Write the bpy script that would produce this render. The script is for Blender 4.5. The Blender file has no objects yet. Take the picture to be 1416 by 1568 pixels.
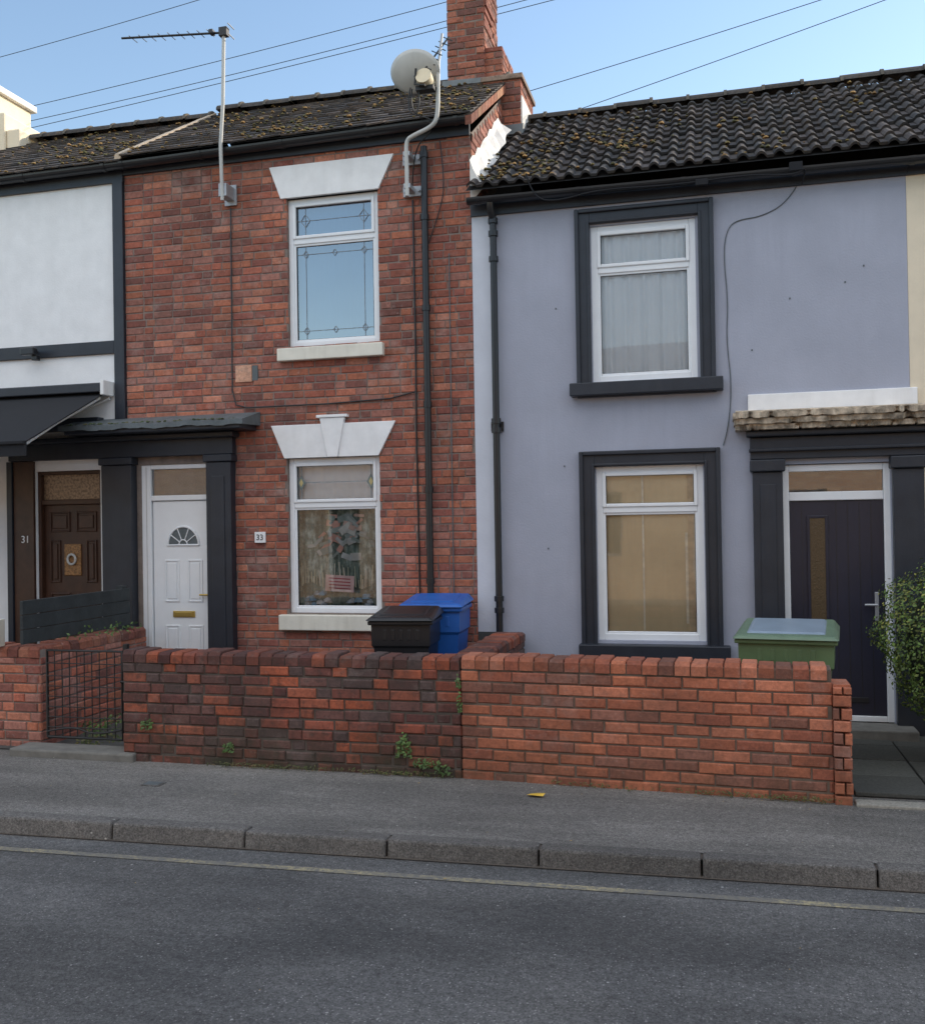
import bpy, bmesh, math, random
from mathutils import Vector, Matrix
R=random.Random(7)
sc=bpy.context.scene
sc.view_settings.view_transform='Standard'
try: sc.view_settings.look='None'
except Exception: pass
sc.view_settings.exposure=0
def L(r,g,b):
    o=[]
    for c in (r,g,b):
        c=c/255.
        o.append(c/12.92 if c<=.04045 else ((c+.055)/1.055)**2.4)
    return tuple(o)
# ------------------------------------------------------------- materials
def newmat(name):
    m=bpy.data.materials.new(name);m.use_nodes=True
    nt=m.node_tree;b=nt.nodes['Principled BSDF']
    return m,nt,b
def N(nt,t,**k):
    n=nt.nodes.new(t)
    for a,v in k.items():
        if a.startswith('i_'): n.inputs[a[2:].replace('_',' ')].default_value=v
        else: setattr(n,a,v)
    return n
def mixrgb(nt,mode,fac,a,b):
    n=nt.nodes.new('ShaderNodeMix');n.data_type='RGBA';n.blend_type=mode
    for idx,v in ((0,fac),(6,a),(7,b)):
        if isinstance(v,(int,float)): n.inputs[idx].default_value=v
        elif isinstance(v,tuple): n.inputs[idx].default_value=(*v[:3],1)
        else: nt.links.new(v,n.inputs[idx])
    return n.outputs[2]
def ramp(nt,src,stops):
    r=nt.nodes.new('ShaderNodeValToRGB')
    els=r.color_ramp.elements
    while len(els)<len(stops): els.new(.5)
    for e,(p,c) in zip(els,stops):
        e.position=p; e.color=(c,c,c,1) if isinstance(c,(int,float)) else (*c,1)
    nt.links.new(src,r.inputs[0]); return r.outputs[0]
def noise(nt,vec,scale,detail=4,rough=.6,out=0):
    n=N(nt,'ShaderNodeTexNoise');n.inputs['Scale'].default_value=scale;n.inputs['Detail'].default_value=detail
    n.inputs['Roughness'].default_value=rough
    nt.links.new(vec,n.inputs['Vector']);return n.outputs[out]
def wpos(nt,scale=None):
    g=nt.nodes.new('ShaderNodeNewGeometry').outputs['Position']
    if scale is None: return g
    mp=nt.nodes.new('ShaderNodeMapping');mp.inputs['Scale'].default_value=scale
    nt.links.new(g,mp.inputs[0]);return mp.outputs[0]
def bump(nt,b,h,strength=.3,dist=.01):
    n=nt.nodes.new('ShaderNodeBump');n.inputs['Strength'].default_value=strength;n.inputs['Distance'].default_value=dist
    nt.links.new(h,n.inputs['Height']);nt.links.new(n.outputs[0],b.inputs['Normal']);return n
def paint(name,col,rough=.5,var=.12,streak=.0,bumps=.15,scale=6,dirt=None,metal=0):
    m,nt,b=newmat(name)
    p=wpos(nt)
    f=ramp(nt,noise(nt,p,scale,5),[(.3,1-var),(.7,1+var*.3)])
    c=mixrgb(nt,'MULTIPLY',1.,tuple(col),f)
    if streak>0:
        s=ramp(nt,noise(nt,wpos(nt,(9,9,.8)),1.3,5,.65),[(.45,0.),(.75,1.)])
        k=mixrgb(nt,'MULTIPLY',1.,s,ramp(nt,noise(nt,p,1.1,3),[(.35,0.),(.65,streak)]))
        c=mixrgb(nt,'MIX',k,c,dirt or tuple(x*.45 for x in col))
    nt.links.new(c,b.inputs['Base Color']);b.inputs['Roughness'].default_value=rough;b.inputs['Metallic'].default_value=metal
    if bumps: bump(nt,b,noise(nt,p,60,3),bumps,.004)
    return m
def brickmat(name,dirt=.35,white=0.,base=None,moss=0.,soot=(.045,.034,.03),blotch=0.):
    m,nt,b=newmat(name);p=wpos(nt)
    at=N(nt,'ShaderNodeAttribute');at.attribute_name='Col'
    c=at.outputs['Color']
    c=mixrgb(nt,'MULTIPLY',1.,c,ramp(nt,noise(nt,p,38,6,.7),[(.3,.68),(.7,1.25)]))
    c=mixrgb(nt,'MULTIPLY',1.,c,ramp(nt,noise(nt,p,.7,3,.5),[(.35,.80),(.65,1.12)]))
    s=ramp(nt,noise(nt,p,1.6,5,.65),[(.42,0.),(.72,dirt)])
    c=mixrgb(nt,'MIX',s,c,soot)
    if blotch>0:
        c=mixrgb(nt,'MIX',ramp(nt,noise(nt,p,13,5,.75),[(.5,0.),(.64,blotch)]),c,soot)
    if white>0:
        w=ramp(nt,noise(nt,p,2.3,6,.75),[(.54,0.),(.74,white)])
        c=mixrgb(nt,'MIX',w,c,(.50,.44,.40))
        w=ramp(nt,noise(nt,p,24,4,.75),[(.60,0.),(.72,white*.8)])
        c=mixrgb(nt,'MIX',w,c,(.50,.44,.40))
    if moss>0:
        sp=N(nt,'ShaderNodeSeparateXYZ');nt.links.new(p,sp.inputs[0])
        g=ramp(nt,sp.outputs[2],[(0.,1.),(.38,0.)])
        k=mixrgb(nt,'MULTIPLY',1.,g,ramp(nt,noise(nt,p,5,5,.7),[(.35,0.),(.65,moss)]))
        c=mixrgb(nt,'MIX',k,c,(.030,.034,.018))
    nt.links.new(c,b.inputs['Base Color']);b.inputs['Roughness'].default_value=.92
    bump(nt,b,noise(nt,p,90,5,.7),.6,.006)
    return m
def ground_mat(name,c1,c2,stone,scale=1.,amt=.5):
    m,nt,b=newmat(name);p=wpos(nt)
    c=mixrgb(nt,'MIX',ramp(nt,noise(nt,p,.9,6,.6),[(.35,0.),(.65,1.)]),c1,c2)
    c=mixrgb(nt,'MULTIPLY',1.,c,ramp(nt,noise(nt,p,95*scale,4,.85),[(.36,.45),(.64,1.55)]))
    c=mixrgb(nt,'MULTIPLY',1.,c,ramp(nt,noise(nt,p,28*scale,4,.8),[(.34,.76),(.66,1.24)]))
    v=N(nt,'ShaderNodeTexVoronoi');v.inputs['Scale'].default_value=75*scale;nt.links.new(p,v.inputs['Vector'])
    d=ramp(nt,v.outputs['Distance'],[(.18,1.),(.38,0.)])
    sep=N(nt,'ShaderNodeSeparateColor');nt.links.new(v.outputs['Color'],sep.inputs[0])
    k=ramp(nt,sep.outputs[0],[(.70,0.),(.93,amt)])
    c=mixrgb(nt,'MIX',mixrgb(nt,'MULTIPLY',1.,d,k),c,stone)
    v2=N(nt,'ShaderNodeTexVoronoi');v2.inputs['Scale'].default_value=15*scale;nt.links.new(p,v2.inputs['Vector'])
    s2=N(nt,'ShaderNodeSeparateColor');nt.links.new(v2.outputs['Color'],s2.inputs[0])
    k2=mixrgb(nt,'MULTIPLY',1.,ramp(nt,v2.outputs['Distance'],[(.06,1.),(.12,0.)]),ramp(nt,s2.outputs[1],[(.84,0.),(.90,.9)]))
    c=mixrgb(nt,'MIX',k2,c,tuple(min(1,x*1.4) for x in stone))
    st=ramp(nt,noise(nt,wpos(nt,(.35,1.6,1)),1.2,5,.6),[(.4,.74),(.62,1.16)])
    c=mixrgb(nt,'MULTIPLY',1.,c,st)
    nt.links.new(c,b.inputs['Base Color']);b.inputs['Roughness'].default_value=.85
    bump(nt,b,noise(nt,p,120*scale,4,.8),1.,.012)
    return m
def tilemat(name,moss_amt=.7,moss=(.13,.085,.02)):
    m,nt,b=newmat(name);p=wpos(nt)
    at=N(nt,'ShaderNodeAttribute');at.attribute_name='Col'
    c=mixrgb(nt,'MULTIPLY',1.,at.outputs['Color'],ramp(nt,noise(nt,p,30,5,.7),[(.3,.6),(.7,1.3)]))
    k=mixrgb(nt,'MULTIPLY',1.,ramp(nt,noise(nt,p,17,5,.75),[(.52,0.),(.62,1.)]),ramp(nt,noise(nt,p,1.1,3),[(.42,0.1),(.6,moss_amt)]))
    c=mixrgb(nt,'MIX',k,c,moss)
    nt.links.new(c,b.inputs['Base Color']);b.inputs['Roughness'].default_value=.9
    bump(nt,b,noise(nt,p,70,4,.7),.6,.008);return m
def attrmat(name,rough=.7,nsc=40,trans=0.):
    m,nt,b=newmat(name);p=wpos(nt)
    at=N(nt,'ShaderNodeAttribute');at.attribute_name='Col'
    c=mixrgb(nt,'MULTIPLY',1.,at.outputs['Color'],ramp(nt,noise(nt,p,nsc,3),[(.3,.7),(.7,1.2)]))
    nt.links.new(c,b.inputs['Base Color']);b.inputs['Roughness'].default_value=rough;return m
def glassmat(name,refl=.35,tint=(1,1,1),wob=.04):
    m=bpy.data.materials.new(name);m.use_nodes=True;nt=m.node_tree;nt.nodes.clear()
    o=nt.nodes.new('ShaderNodeOutputMaterial');mx=nt.nodes.new('ShaderNodeMixShader')
    t=nt.nodes.new('ShaderNodeBsdfTransparent');t.inputs[0].default_value=(*tint,1)
    g=nt.nodes.new('ShaderNodeBsdfGlossy');g.inputs['Roughness'].default_value=.015
    fr=nt.nodes.new('ShaderNodeFresnel');fr.inputs[0].default_value=1.5
    ma=nt.nodes.new('ShaderNodeMath');ma.operation='ADD';ma.inputs[1].default_value=refl;ma.use_clamp=True
    nt.links.new(fr.outputs[0],ma.inputs[0]);nt.links.new(ma.outputs[0],mx.inputs[0])
    nt.links.new(t.outputs[0],mx.inputs[1]);nt.links.new(g.outputs[0],mx.inputs[2]);nt.links.new(mx.outputs[0],o.inputs[0])
    bn=nt.nodes.new('ShaderNodeBump');bn.inputs['Strength'].default_value=wob;bn.inputs['Distance'].default_value=.02
    nt.links.new(noise(nt,wpos(nt),2.2,1),bn.inputs['Height']);nt.links.new(bn.outputs[0],g.inputs['Normal'])
    return m
M={}
M['white']=paint('white_upvc',(.82,.84,.86),.35,.05,bumps=0)
M['whitepaint']=paint('white_paint',(.86,.86,.86),.6,.10,.2,dirt=(.45,.42,.38))
M['whiterender']=paint('white_render',(.83,.84,.85),.85,.07,.15,.5,dirt=(.55,.55,.53))
M['grey']=paint('grey_lavender_render',(.385,.405,.485),.85,.10,.35,.6,scale=2.2,dirt=(.29,.30,.37))
M['greylight']=paint('pale_lavender_render',(.60,.63,.70),.85,.07,.2,.5,dirt=(.45,.45,.52))
M['cream']=paint('cream_render',(.78,.68,.52),.85,.06,.1,.4)
M['black']=paint('black_paint',(.020,.025,.036),.45,.25,.2,.2,dirt=(.06,.06,.06))
M['blackgloss']=paint('black_plastic',(.016,.017,.02),.35,.2,.15,.1,dirt=(.05,.05,.05))
M['brown']=paint('brown_timber',(.060,.025,.014),.45,.4,.3,.3,scale=9)
M['sill']=paint('cream_sill',(.78,.75,.65),.7,.12,.5,.3,dirt=(.4,.36,.28))
M['gold']=paint('brass',(.6,.42,.12),.3,.1,bumps=0,metal=.6)
M['steel']=paint('galvanised_steel',(.40,.41,.43),.45,.2,metal=.5)
M['dishm']=paint('dish_grey',(.50,.50,.48),.5,.12,.25)
M['creampl']=paint('cream_plastic',(.7,.6,.42),.5,.1)
M['lead']=paint('lead_grey',(.12,.14,.15),.55,.3,.4,.4,scale=9,dirt=(.05,.07,.06))
M['leadline']=paint('came',(.22,.25,.28),.4,.1)
M['mortar']=paint('mortar',(.23,.185,.16),.95,.3,scale=12)
M['mortard']=paint('mortar_dark',(.10,.083,.07),.95,.35,scale=12)
M['mortarr']=paint('mortar_buff',(.15,.115,.09),.95,.35,scale=12)
M['fillet']=paint('white_fillet',(.75,.73,.70),.8,.2,.3,.6)
M['brick']=brickmat('facade_brick',.34,.42,blotch=.25)
M['brickl']=brickmat('old_wall_brick',.75,.18,moss=.9,blotch=.6)
M['brickr']=brickmat('orange_wall_brick',.34,.20,moss=.5,blotch=.2)
M['chim']=brickmat('chimney_brick',.45,.15,blotch=.4)
M['tile']=tilemat('slate_tiles',.60,(.17,.105,.040))
M['pan']=tilemat('pantiles',.30,(.13,.09,.03))
M['moss']=attrmat('moss',.95,60)
M['leaf']=attrmat('leaves',.6,8)
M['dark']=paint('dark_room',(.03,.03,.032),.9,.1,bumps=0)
M['nets']=paint('net_curtain',(.84,.88,.90),.9,.04,bumps=0)
M['beige']=paint('beige_blind',(.84,.72,.48),.9,.16,bumps=0,scale=1.6)
M['skyblue']=paint('blue_sky_reflection',(.07,.22,.42),.9,.2,bumps=0,scale=1.5)  # reflected sky blue painted into the panel behind the glass
M['glassU']=glassmat('glass_sky',.34)
M['glass']=glassmat('glass_clear',.03)
M['glassL']=glassmat('glass_street',.06)
M['navy']=paint('navy_composite',(.018,.019,.036),.38,.15,bumps=.05)
M['stone']=paint('doorstep_stone',(.18,.175,.16),.9,.3,.3,.6,scale=10)
M['kerb']=ground_mat('kerb_concrete',(.175,.165,.155),(.12,.115,.11),(.34,.33,.31),1.,.5)
M['paving']=paint('garden_concrete',(.085,.085,.08),.9,.4,.4,.6,scale=5)
M['road']=ground_mat('asphalt',(.145,.143,.141),(.105,.105,.107),(.42,.41,.40),1.,.75)
M['pave']=ground_mat('pavement_tarmac',(.235,.222,.205),(.17,.162,.152),(.52,.50,.47),1.15,.6)
M['peel']=paint('peeling_stone',(.72,.60,.46),.9,.8,.9,1.,scale=14,dirt=(.08,.055,.04))
M['iron']=paint('black_iron',(.015,.015,.016),.5,.3)
M['fabric']=paint('awning_fabric',(.010,.011,.015),.9,.2)
M['timber']=paint('weathered_board',(.035,.042,.045),.8,.35,.3,.5,scale=9)
M['green']=paint('green_plastic',(.10,.16,.07),.5,.2,.3,.1,dirt=(.12,.15,.09))
M['lidg']=paint('green_grey_lid',(.14,.21,.14),.45,.2,.2,.1)
M['blue']=paint('blue_plastic',(.02,.12,.45),.4,.15)
M['bluelid']=paint('pale_lid_top',(.25,.32,.40),.35,.15)
M['ground']=paint('ground',(.10,.10,.08),.95,.3)
# ------------------------------------------------------------- geometry
def empty(name,loc=(0,0,0)):
    e=bpy.data.objects.new(name,None);bpy.context.collection.objects.link(e);e.location=loc;e.empty_display_size=.2;return e
class G:
    def __init__(s): s.v=[];s.f=[];s.c=[]
    def quad(s,pts,col=(1,1,1)):
        n=len(s.v);s.v+=[tuple(p) for p in pts];s.f.append(tuple(range(n,n+len(pts))));s.c.append(col)
    def hexa(s,p,col=(1,1,1)):
        n=len(s.v);s.v+=[tuple(q) for q in p]
        for f in ((0,3,2,1),(4,5,6,7),(0,1,5,4),(1,2,6,5),(2,3,7,6),(3,0,4,7)):
            s.f.append(tuple(n+i for i in f));s.c.append(col)
    def box(s,x0,x1,y0,y1,z0,z1,col=(1,1,1)):
        s.hexa([(x0,y0,z0),(x1,y0,z0),(x1,y1,z0),(x0,y1,z0),(x0,y0,z1),(x1,y0,z1),(x1,y1,z1),(x0,y1,z1)],col)
    def build(s,name,mat,parent=None,bevel=0,smooth=False,loc=None,rot=None,weld=False):
        me=bpy.data.meshes.new(name);me.from_pydata(s.v,[],s.f);me.update()
        ca=me.color_attributes.new('Col','FLOAT_COLOR','CORNER')
        data=[]
        for poly,c in zip(me.polygons,s.c):
            data+=[c[0],c[1],c[2],1.]*poly.loop_total
        ca.data.foreach_set('color',data)
        if smooth: me.polygons.foreach_set('use_smooth',[True]*len(me.polygons))
        if weld:
            bm=bmesh.new();bm.from_mesh(me);bmesh.ops.remove_doubles(bm,verts=bm.verts,dist=1e-5);bm.to_mesh(me);bm.free()
        o=bpy.data.objects.new(name,me);bpy.context.collection.objects.link(o)
        me.materials.append(mat)
        if parent: o.parent=parent
        if loc: o.location=loc
        if rot: o.rotation_euler=rot
        if bevel:
            b=o.modifiers.new('b','BEVEL');b.width=bevel;b.segments=2;b.limit_method='ANGLE'
        return o
def box(name,x0,x1,y0,y1,z0,z1,mat,parent=None,bevel=0):
    g=G();g.box(x0,x1,y0,y1,z0,z1);return g.build(name,mat,parent,bevel)
def tube(name,pts,r,mat,parent=None,smooth=False,res=3):
    cu=bpy.data.curves.new(name,'CURVE');cu.dimensions='3D';cu.bevel_depth=r;cu.bevel_resolution=res;cu.use_fill_caps=True
    sp=cu.splines.new('NURBS' if smooth else 'POLY');sp.points.add(len(pts)-1)
    for p,q in zip(sp.points,pts): p.co=(*q,1)
    if smooth: sp.order_u=3;sp.use_endpoint_u=True
    o=bpy.data.objects.new(name,cu);bpy.context.collection.objects.link(o);cu.materials.append(mat)
    if parent:o.parent=parent
    return o
def cyl(name,p0,p1,r,mat,parent=None): return tube(name,[p0,p1],r,mat,parent,res=6)
def bricks(g,O,S,Nn,s0,s1,z0,z1,pal,rng,bl=.198,bh=.060,m=.009,holes=(),flem=False,depth=.03,out=.008,ch=.004,jit=.0022,vr=(.82,1.16)):
    O=Vector(O);S=Vector(S);Nn=Vector(Nn)
    z=z0;row=0
    while z<z1-.015:
        zt=min(z+bh,z1);zm=(z+zt)/2
        off=(bl+m)*((.5 if row%2 else 0.)+rng.uniform(-.07,.07))
        s=s0-abs(off);k=0
        while s<s1:
            l=bl*rng.uniform(.95,1.05)
            if flem and (k+row)%2 and rng.random()<.8: l=(bl-m)/2
            a=max(s,s0);b=min(s+l,s1)
            segs=[(a,b)]
            for h in holes:
                if h[2]<zm<h[3]:
                    ns=[]
                    for (a1,b1) in segs:
                        if b1<=h[0] or a1>=h[1]: ns.append((a1,b1));continue
                        if a1<h[0]: ns.append((a1,h[0]))
                        if b1>h[1]: ns.append((h[1],b1))
                    segs=ns
            for a1,b1 in segs:
                if b1-a1<.02: continue
                j=out+rng.uniform(-jit,jit);c=rng.choice(pal);w=rng.uniform(*vr)
                col=tuple(min(1,x*w) for x in c)
                dz=rng.uniform(-.0022,.0022);ds=rng.uniform(-.002,.002)
                A,B,Z0,Z1=a1+ds,b1+ds,z+dz,zt+dz
                def P(s_,n_,z_): q=O+S*s_+Nn*n_;return (q.x,q.y,q.z+z_)
                n=len(g.v)
                c1=ch*rng.uniform(.8,1.8);t1=rng.uniform(-.0018,.0018);t2=rng.uniform(-.002,.002)
                g.v+=[P(A,j-depth,Z0),P(B,j-depth,Z0),P(B,j-depth,Z1),P(A,j-depth,Z1),
                      P(A,j-c1,Z0),P(B,j-c1,Z0),P(B,j-c1,Z1),P(A,j-c1,Z1),
                      P(A+c1,j+t1,Z0+c1),P(B-c1,j-t1,Z0+c1+t2),P(B-c1,j-t1,Z1-c1+t2),P(A+c1,j+t1,Z1-c1)]
                for f in ((8,9,10,11),(4,5,9,8),(5,6,10,9),(6,7,11,10),(7,4,8,11),(0,1,5,4),(1,2,6,5),(2,3,7,6),(3,0,4,7)):
                    g.f.append(tuple(n+i for i in f));g.c.append(col)
            s+=l+m;k+=1
        z+=bh+m;row+=1
def holed_wall(name,x0,x1,z0,z1,y,th,holes,mat,parent):
    xs=sorted({x0,x1,*[h[0] for h in holes],*[h[1] for h in holes]});zs=sorted({z0,z1,*[h[2] for h in holes],*[h[3] for h in holes]})
    xs=[x for x in xs if x0<=x<=x1];zs=[z for z in zs if z0<=z<=z1]
    g=G()
    for i in range(len(xs)-1):
        for j in range(len(zs)-1):
            xm=(xs[i]+xs[i+1])/2;zm=(zs[j]+zs[j+1])/2
            if any(h[0]<xm<h[1] and h[2]<zm<h[3] for h in holes): continue
            a,b,c,d=xs[i],xs[i+1],zs[j],zs[j+1]
            g.quad([(a,y,c),(b,y,c),(b,y,d),(a,y,d)])
            g.quad([(a,y+th,c),(a,y+th,d),(b,y+th,d),(b,y+th,c)])
    for h in holes:
        a,b,c,d=h
        g.quad([(a,y,c),(a,y,d),(a,y+th,d),(a,y+th,c)]);g.quad([(b,y,c),(b,y+th,c),(b,y+th,d),(b,y,d)])
        g.quad([(a,y,c),(a,y+th,c),(b,y+th,c),(b,y,c)]);g.quad([(a,y,d),(b,y,d),(b,y+th,d),(a,y+th,d)])
    g.quad([(x0,y,z1),(x1,y,z1),(x1,y+th,z1),(x0,y+th,z1)])
    g.quad([(x0,y,z0),(x0,y,z1),(x0,y+th,z1),(x0,y+th,z0)]);g.quad([(x1,y,z0),(x1,y+th,z0),(x1,y+th,z1),(x1,y,z1)])
    return g.build(name,mat,parent)
def shell(x0,x1,zt,parent,mat):
    # unseen inner blocker added against sun leaks; rear wall closes the house
    box('inner_light_blocker',x0+.01,x1-.01,9.15,9.22,0,zt+.1,M['dark'],parent)
    box('rear_wall',x0+.01,x1-.01,11.72,11.84,0,zt,mat,parent)
def ring(g,x0,x1,z0,z1,y0,y1,w,wb=None,wt=None):
    wb=wb or w;wt=wt or w
    g.box(x0,x0+w,y0,y1,z0,z1);g.box(x1-w,x1,y0,y1,z0,z1)
    g.box(x0+w,x1-w,y0+.0015,y1,z0,z0+wb);g.box(x0+w,x1-w,y0+.0015,y1,z1-wt,z1)
def window(name,x0,x1,z0,z1,yf,zt,parent,glass,curtain=None,fw=.048,lead=False,wave=.02,cy=.12):
    e=empty(name);e.parent=parent
    g=G();ring(g,x0,x1,z0,z1,yf,yf+.06,fw)
    g.box(x0+fw,x1-fw,yf+.001,yf+.06,zt-.026,zt+.026);g.build('frame',M['white'],e,.005)
    g=G()
    ring(g,x0+fw-.004,x1-fw+.004,zt+.022,z1-fw+.004,yf-.012,yf+.03,.030)
    ring(g,x0+fw-.004,x1-fw+.004,z0+fw-.004,zt-.022,yf+.010,yf+.035,.024)
    g.build('sash',M['white'],e,.006)
    g=G();g.quad([(x0+fw,yf+.028,z0+fw),(x1-fw,yf+.028,z0+fw),(x1-fw,yf+.028,z1-fw),(x0+fw,yf+.028,z1-fw)]);g.build('glass',glass,e)
    g=G()
    ring(g,x0+fw+.026,x1-fw-.026,zt+.05,z1-fw-.024,yf+.012,yf+.027,.004)
    ring(g,x0+fw+.020,x1-fw-.020,z0+fw+.018,zt-.044,yf+.016,yf+.027,.004)
    g.build('gasket',M['blackgloss'],e)
    if lead:
        g=G();t=.0024;yl=yf+.0235
        def dia(cx,cz,r,rx=None):
            rx=rx or r*.75
            P=[(cx,cz+r),(cx+rx,cz),(cx,cz-r),(cx-rx,cz)]
            for i in range(4):
                a=P[i];b=P[(i+1)%4];dx,dz=b[0]-a[0],b[1]-a[1];ll=math.hypot(dx,dz);nx,nz=-dz/ll*t,dx/ll*t
                g.hexa([(a[0]-nx,yl-.002,a[1]-nz),(b[0]-nx,yl-.002,b[1]-nz),(b[0]-nx,yl+.001,b[1]-nz),(a[0]-nx,yl+.001,a[1]-nz),
                        (a[0]+nx,yl-.002,a[1]+nz),(b[0]+nx,yl-.002,b[1]+nz),(b[0]+nx,yl+.001,b[1]+nz),(a[0]+nx,yl+.001,a[1]+nz)])
        ax,bx=x0+fw+.11,x1-fw-.11;c,d=z0+fw+.10,zt-.12
        g.box(ax-t,ax+t,yl,yl+.003,z0+fw,zt-.05);g.box(bx-t,bx+t,yl,yl+.003,z0+fw,zt-.05)
        g.box(x0+fw+.02,x1-fw-.02,yl-.001,yl+.002,c-t,c+t);g.box(x0+fw+.02,x1-fw-.02,yl-.001,yl+.002,d-t,d+t)
        for px in (ax,bx):
            for pz in (c,d): dia(px,pz,.035)
        dia((ax+bx)/2,d,.03);dia((ax+bx)/2,c,.03)
        c2,d2=zt+.04,z1-fw;mz=(c2+d2)/2
        g.box(ax-t,ax+t,yl,yl+.003,c2,d2);g.box(bx-t,bx+t,yl,yl+.003,c2,d2)
        g.box(x0+fw,x1-fw,yl-.001,yl+.002,mz-t,mz+t)
        dia(ax,mz,.06);dia(bx,mz,.06)
        g.build('leading',M['leadline'],e)
    if curtain:
        g=G();n=90
        for i in range(n):
            u0=i/n;u1=(i+1)/n
            def yy(u): return yf+cy+wave*(math.sin(u*47)+.6*math.sin(u*83+1.)+.4*math.sin(u*19))
            xa=x0+.02+(x1-x0-.04)*u0;xb=x0+.02+(x1-x0-.04)*u1
            g.quad([(xa,yy(u0),z0),(xb,yy(u1),z0),(xb,yy(u1),z1),(xa,yy(u0),z1)])
        g.build('curtain',curtain,e,smooth=True,weld=True)
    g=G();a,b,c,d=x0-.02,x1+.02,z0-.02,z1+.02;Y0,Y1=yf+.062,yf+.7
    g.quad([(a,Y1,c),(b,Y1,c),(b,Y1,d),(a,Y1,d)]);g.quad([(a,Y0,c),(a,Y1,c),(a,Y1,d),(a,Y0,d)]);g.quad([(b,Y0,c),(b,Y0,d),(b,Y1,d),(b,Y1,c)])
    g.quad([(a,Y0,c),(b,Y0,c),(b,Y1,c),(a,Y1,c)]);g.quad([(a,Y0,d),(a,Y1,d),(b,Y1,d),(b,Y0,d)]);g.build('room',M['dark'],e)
    return e
def flat_roof_tiles(name,x0,x1,y0,z0,y1,z1,parent,pal,rng,w=.165,g_=.15,th=.014,vergeline=None):
    D=Vector((0,y1-y0,z1-z0));Ls=D.length;D/=Ls;Nn=Vector((0,-D.z,D.y))
    g=G();n=int(Ls/g_)+1
    for i in range(n):
        t0=i*Ls/n;t1=(i+1.25)*Ls/n if i<n-1 else Ls
        x=x0-(w/2 if i%2 else 0)
        while x<x1:
            a=max(x,x0);b=min(x+w-.005,x1)
            if b-a>.02:
                lift=th*1.7+rng.uniform(-.003,.004);tw=rng.uniform(-.003,.003);dt=rng.uniform(-.006,.006)
                c=rng.choice(pal);k=rng.uniform(.7,1.3);col=tuple(v*k for v in c)
                def P(xx,t,nn): q=Vector((xx,y0,z0))+D*t+Nn*nn;return tuple(q)
                g.hexa([P(a,t0+dt,lift-th+tw),P(b,t0+dt,lift-th-tw),P(b,t1,0),P(a,t1,0),P(a,t0+dt,lift+tw),P(b,t0+dt,lift-tw),P(b,t1,th*.5),P(a,t1,th*.5)],col)
            x+=w
    g.build(name,M['tile'],parent)
    g=G();g.quad([(x0,y0,z0-.005),(x1,y0,z0-.005),(x1,y1,z1-.005),(x0,y1,z1-.005)])
    g.quad([(x0,y1,z1-.005),(x1,y1,z1-.005),(x1,2*y1-y0,z0),(x0,2*y1-y0,z0)]);g.build('roof_deck',M['dark'],parent)
def pantile_roof(name,x0,x1,y0,z0,y1,z1,parent,rng,pitch=.135,gauge=.195,nseg=8):
    D=Vector((0,y1-y0,z1-z0));Ls=D.length;D/=Ls;Nn=Vector((0,-D.z,D.y))
    g=G();rows=int(Ls/gauge)
    nt_=int((x1-x0)/pitch)
    pitch=(x1-x0)/nt_
    for i in range(rows):
        t0=i*Ls/rows;t1=(i+1.12)*Ls/rows if i<rows-1 else Ls
        ro=rng.uniform(-.003,.003)
        for k in range(nt_):
            c=rng.choice([(.055,.050,.050),(.042,.040,.041),(.072,.060,.056),(.048,.040,.038)]);w=rng.uniform(.7,1.3);col=tuple(v*w for v in c)
            j=rng.uniform(-.005,.005);dt=rng.uniform(-.010,.010)
            for s in range(nseg):
                ua,ub=s/nseg,(s+1)/nseg
                def prof(u): return .034*max(0,math.sin(math.pi*min(1,u/.62)))**.8 if u<.62 else -.002
                def P(u,t,n_): q=Vector((x0+(k+u)*pitch,y0,z0))+D*t+Nn*(n_+prof(u)+ro);return tuple(q)
                lift=.030+j
                g.quad([P(ua,t0+dt,lift),P(ub,t0+dt,lift),P(ub,t1,.002),P(ua,t1,.002)],col)
                g.quad([P(ua,t0+dt,lift-.022),P(ub,t0+dt,lift-.022),P(ub,t0+dt,lift),P(ua,t0+dt,lift)],tuple(v*.7 for v in col))
    o=g.build(name,M['pan'],parent)
    g=G();g.quad([(x0-.01,y0,z0-.012),(x1,y0,z0-.012),(x1,y1,z1-.012),(x0-.01,y1,z1-.012)])
    g.quad([(x0-.01,y1,z1-.012),(x1,y1,z1-.012),(x1,2*y1-y0,z0),(x0-.01,2*y1-y0,z0)]);g.build('roof_deck',M['dark'],parent)
def ridge(name,x0,x1,y,z0_,z1_,parent,rng,seg=.30,r=.075):
    g=G();n=max(1,int((x1-x0)/seg))
    for i in range(n):
        a=x0+(x1-x0)*i/n;b=x0+(x1-x0)*(i+1)/n;za=z0_+(z1_-z0_)*i/n;zb=z0_+(z1_-z0_)*(i+1)/n
        jz=rng.uniform(-.008,.012);w=rng.uniform(.7,1.3);col=(.060*w,.055*w,.053*w)
        for (p,q,zp,zq,rr,cc) in ((a,b-.03,za,zb,r,col),(b-.03,b,zb,zb,r*1.18,(.11,.10,.085))):
            for k in range(8):
                t0=math.pi*k/8;t1=math.pi*(k+1)/8
                def P(x,z,t): return (x,y-math.cos(t)*rr*1.2,z-.02+jz+math.sin(t)*rr)
                g.quad([P(p,zp,t0),P(q,zq,t0),P(q,zq,t1),P(p,zp,t1)],cc)
            for xx,zz in ((p,zp),(q,zq)):
                g.quad([(xx,y-math.cos(math.pi*k/8)*rr*1.2,zz-.02+jz+math.sin(math.pi*k/8)*rr) for k in range(9)],cc)
    g.build(name,M['tile'],parent)
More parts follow.
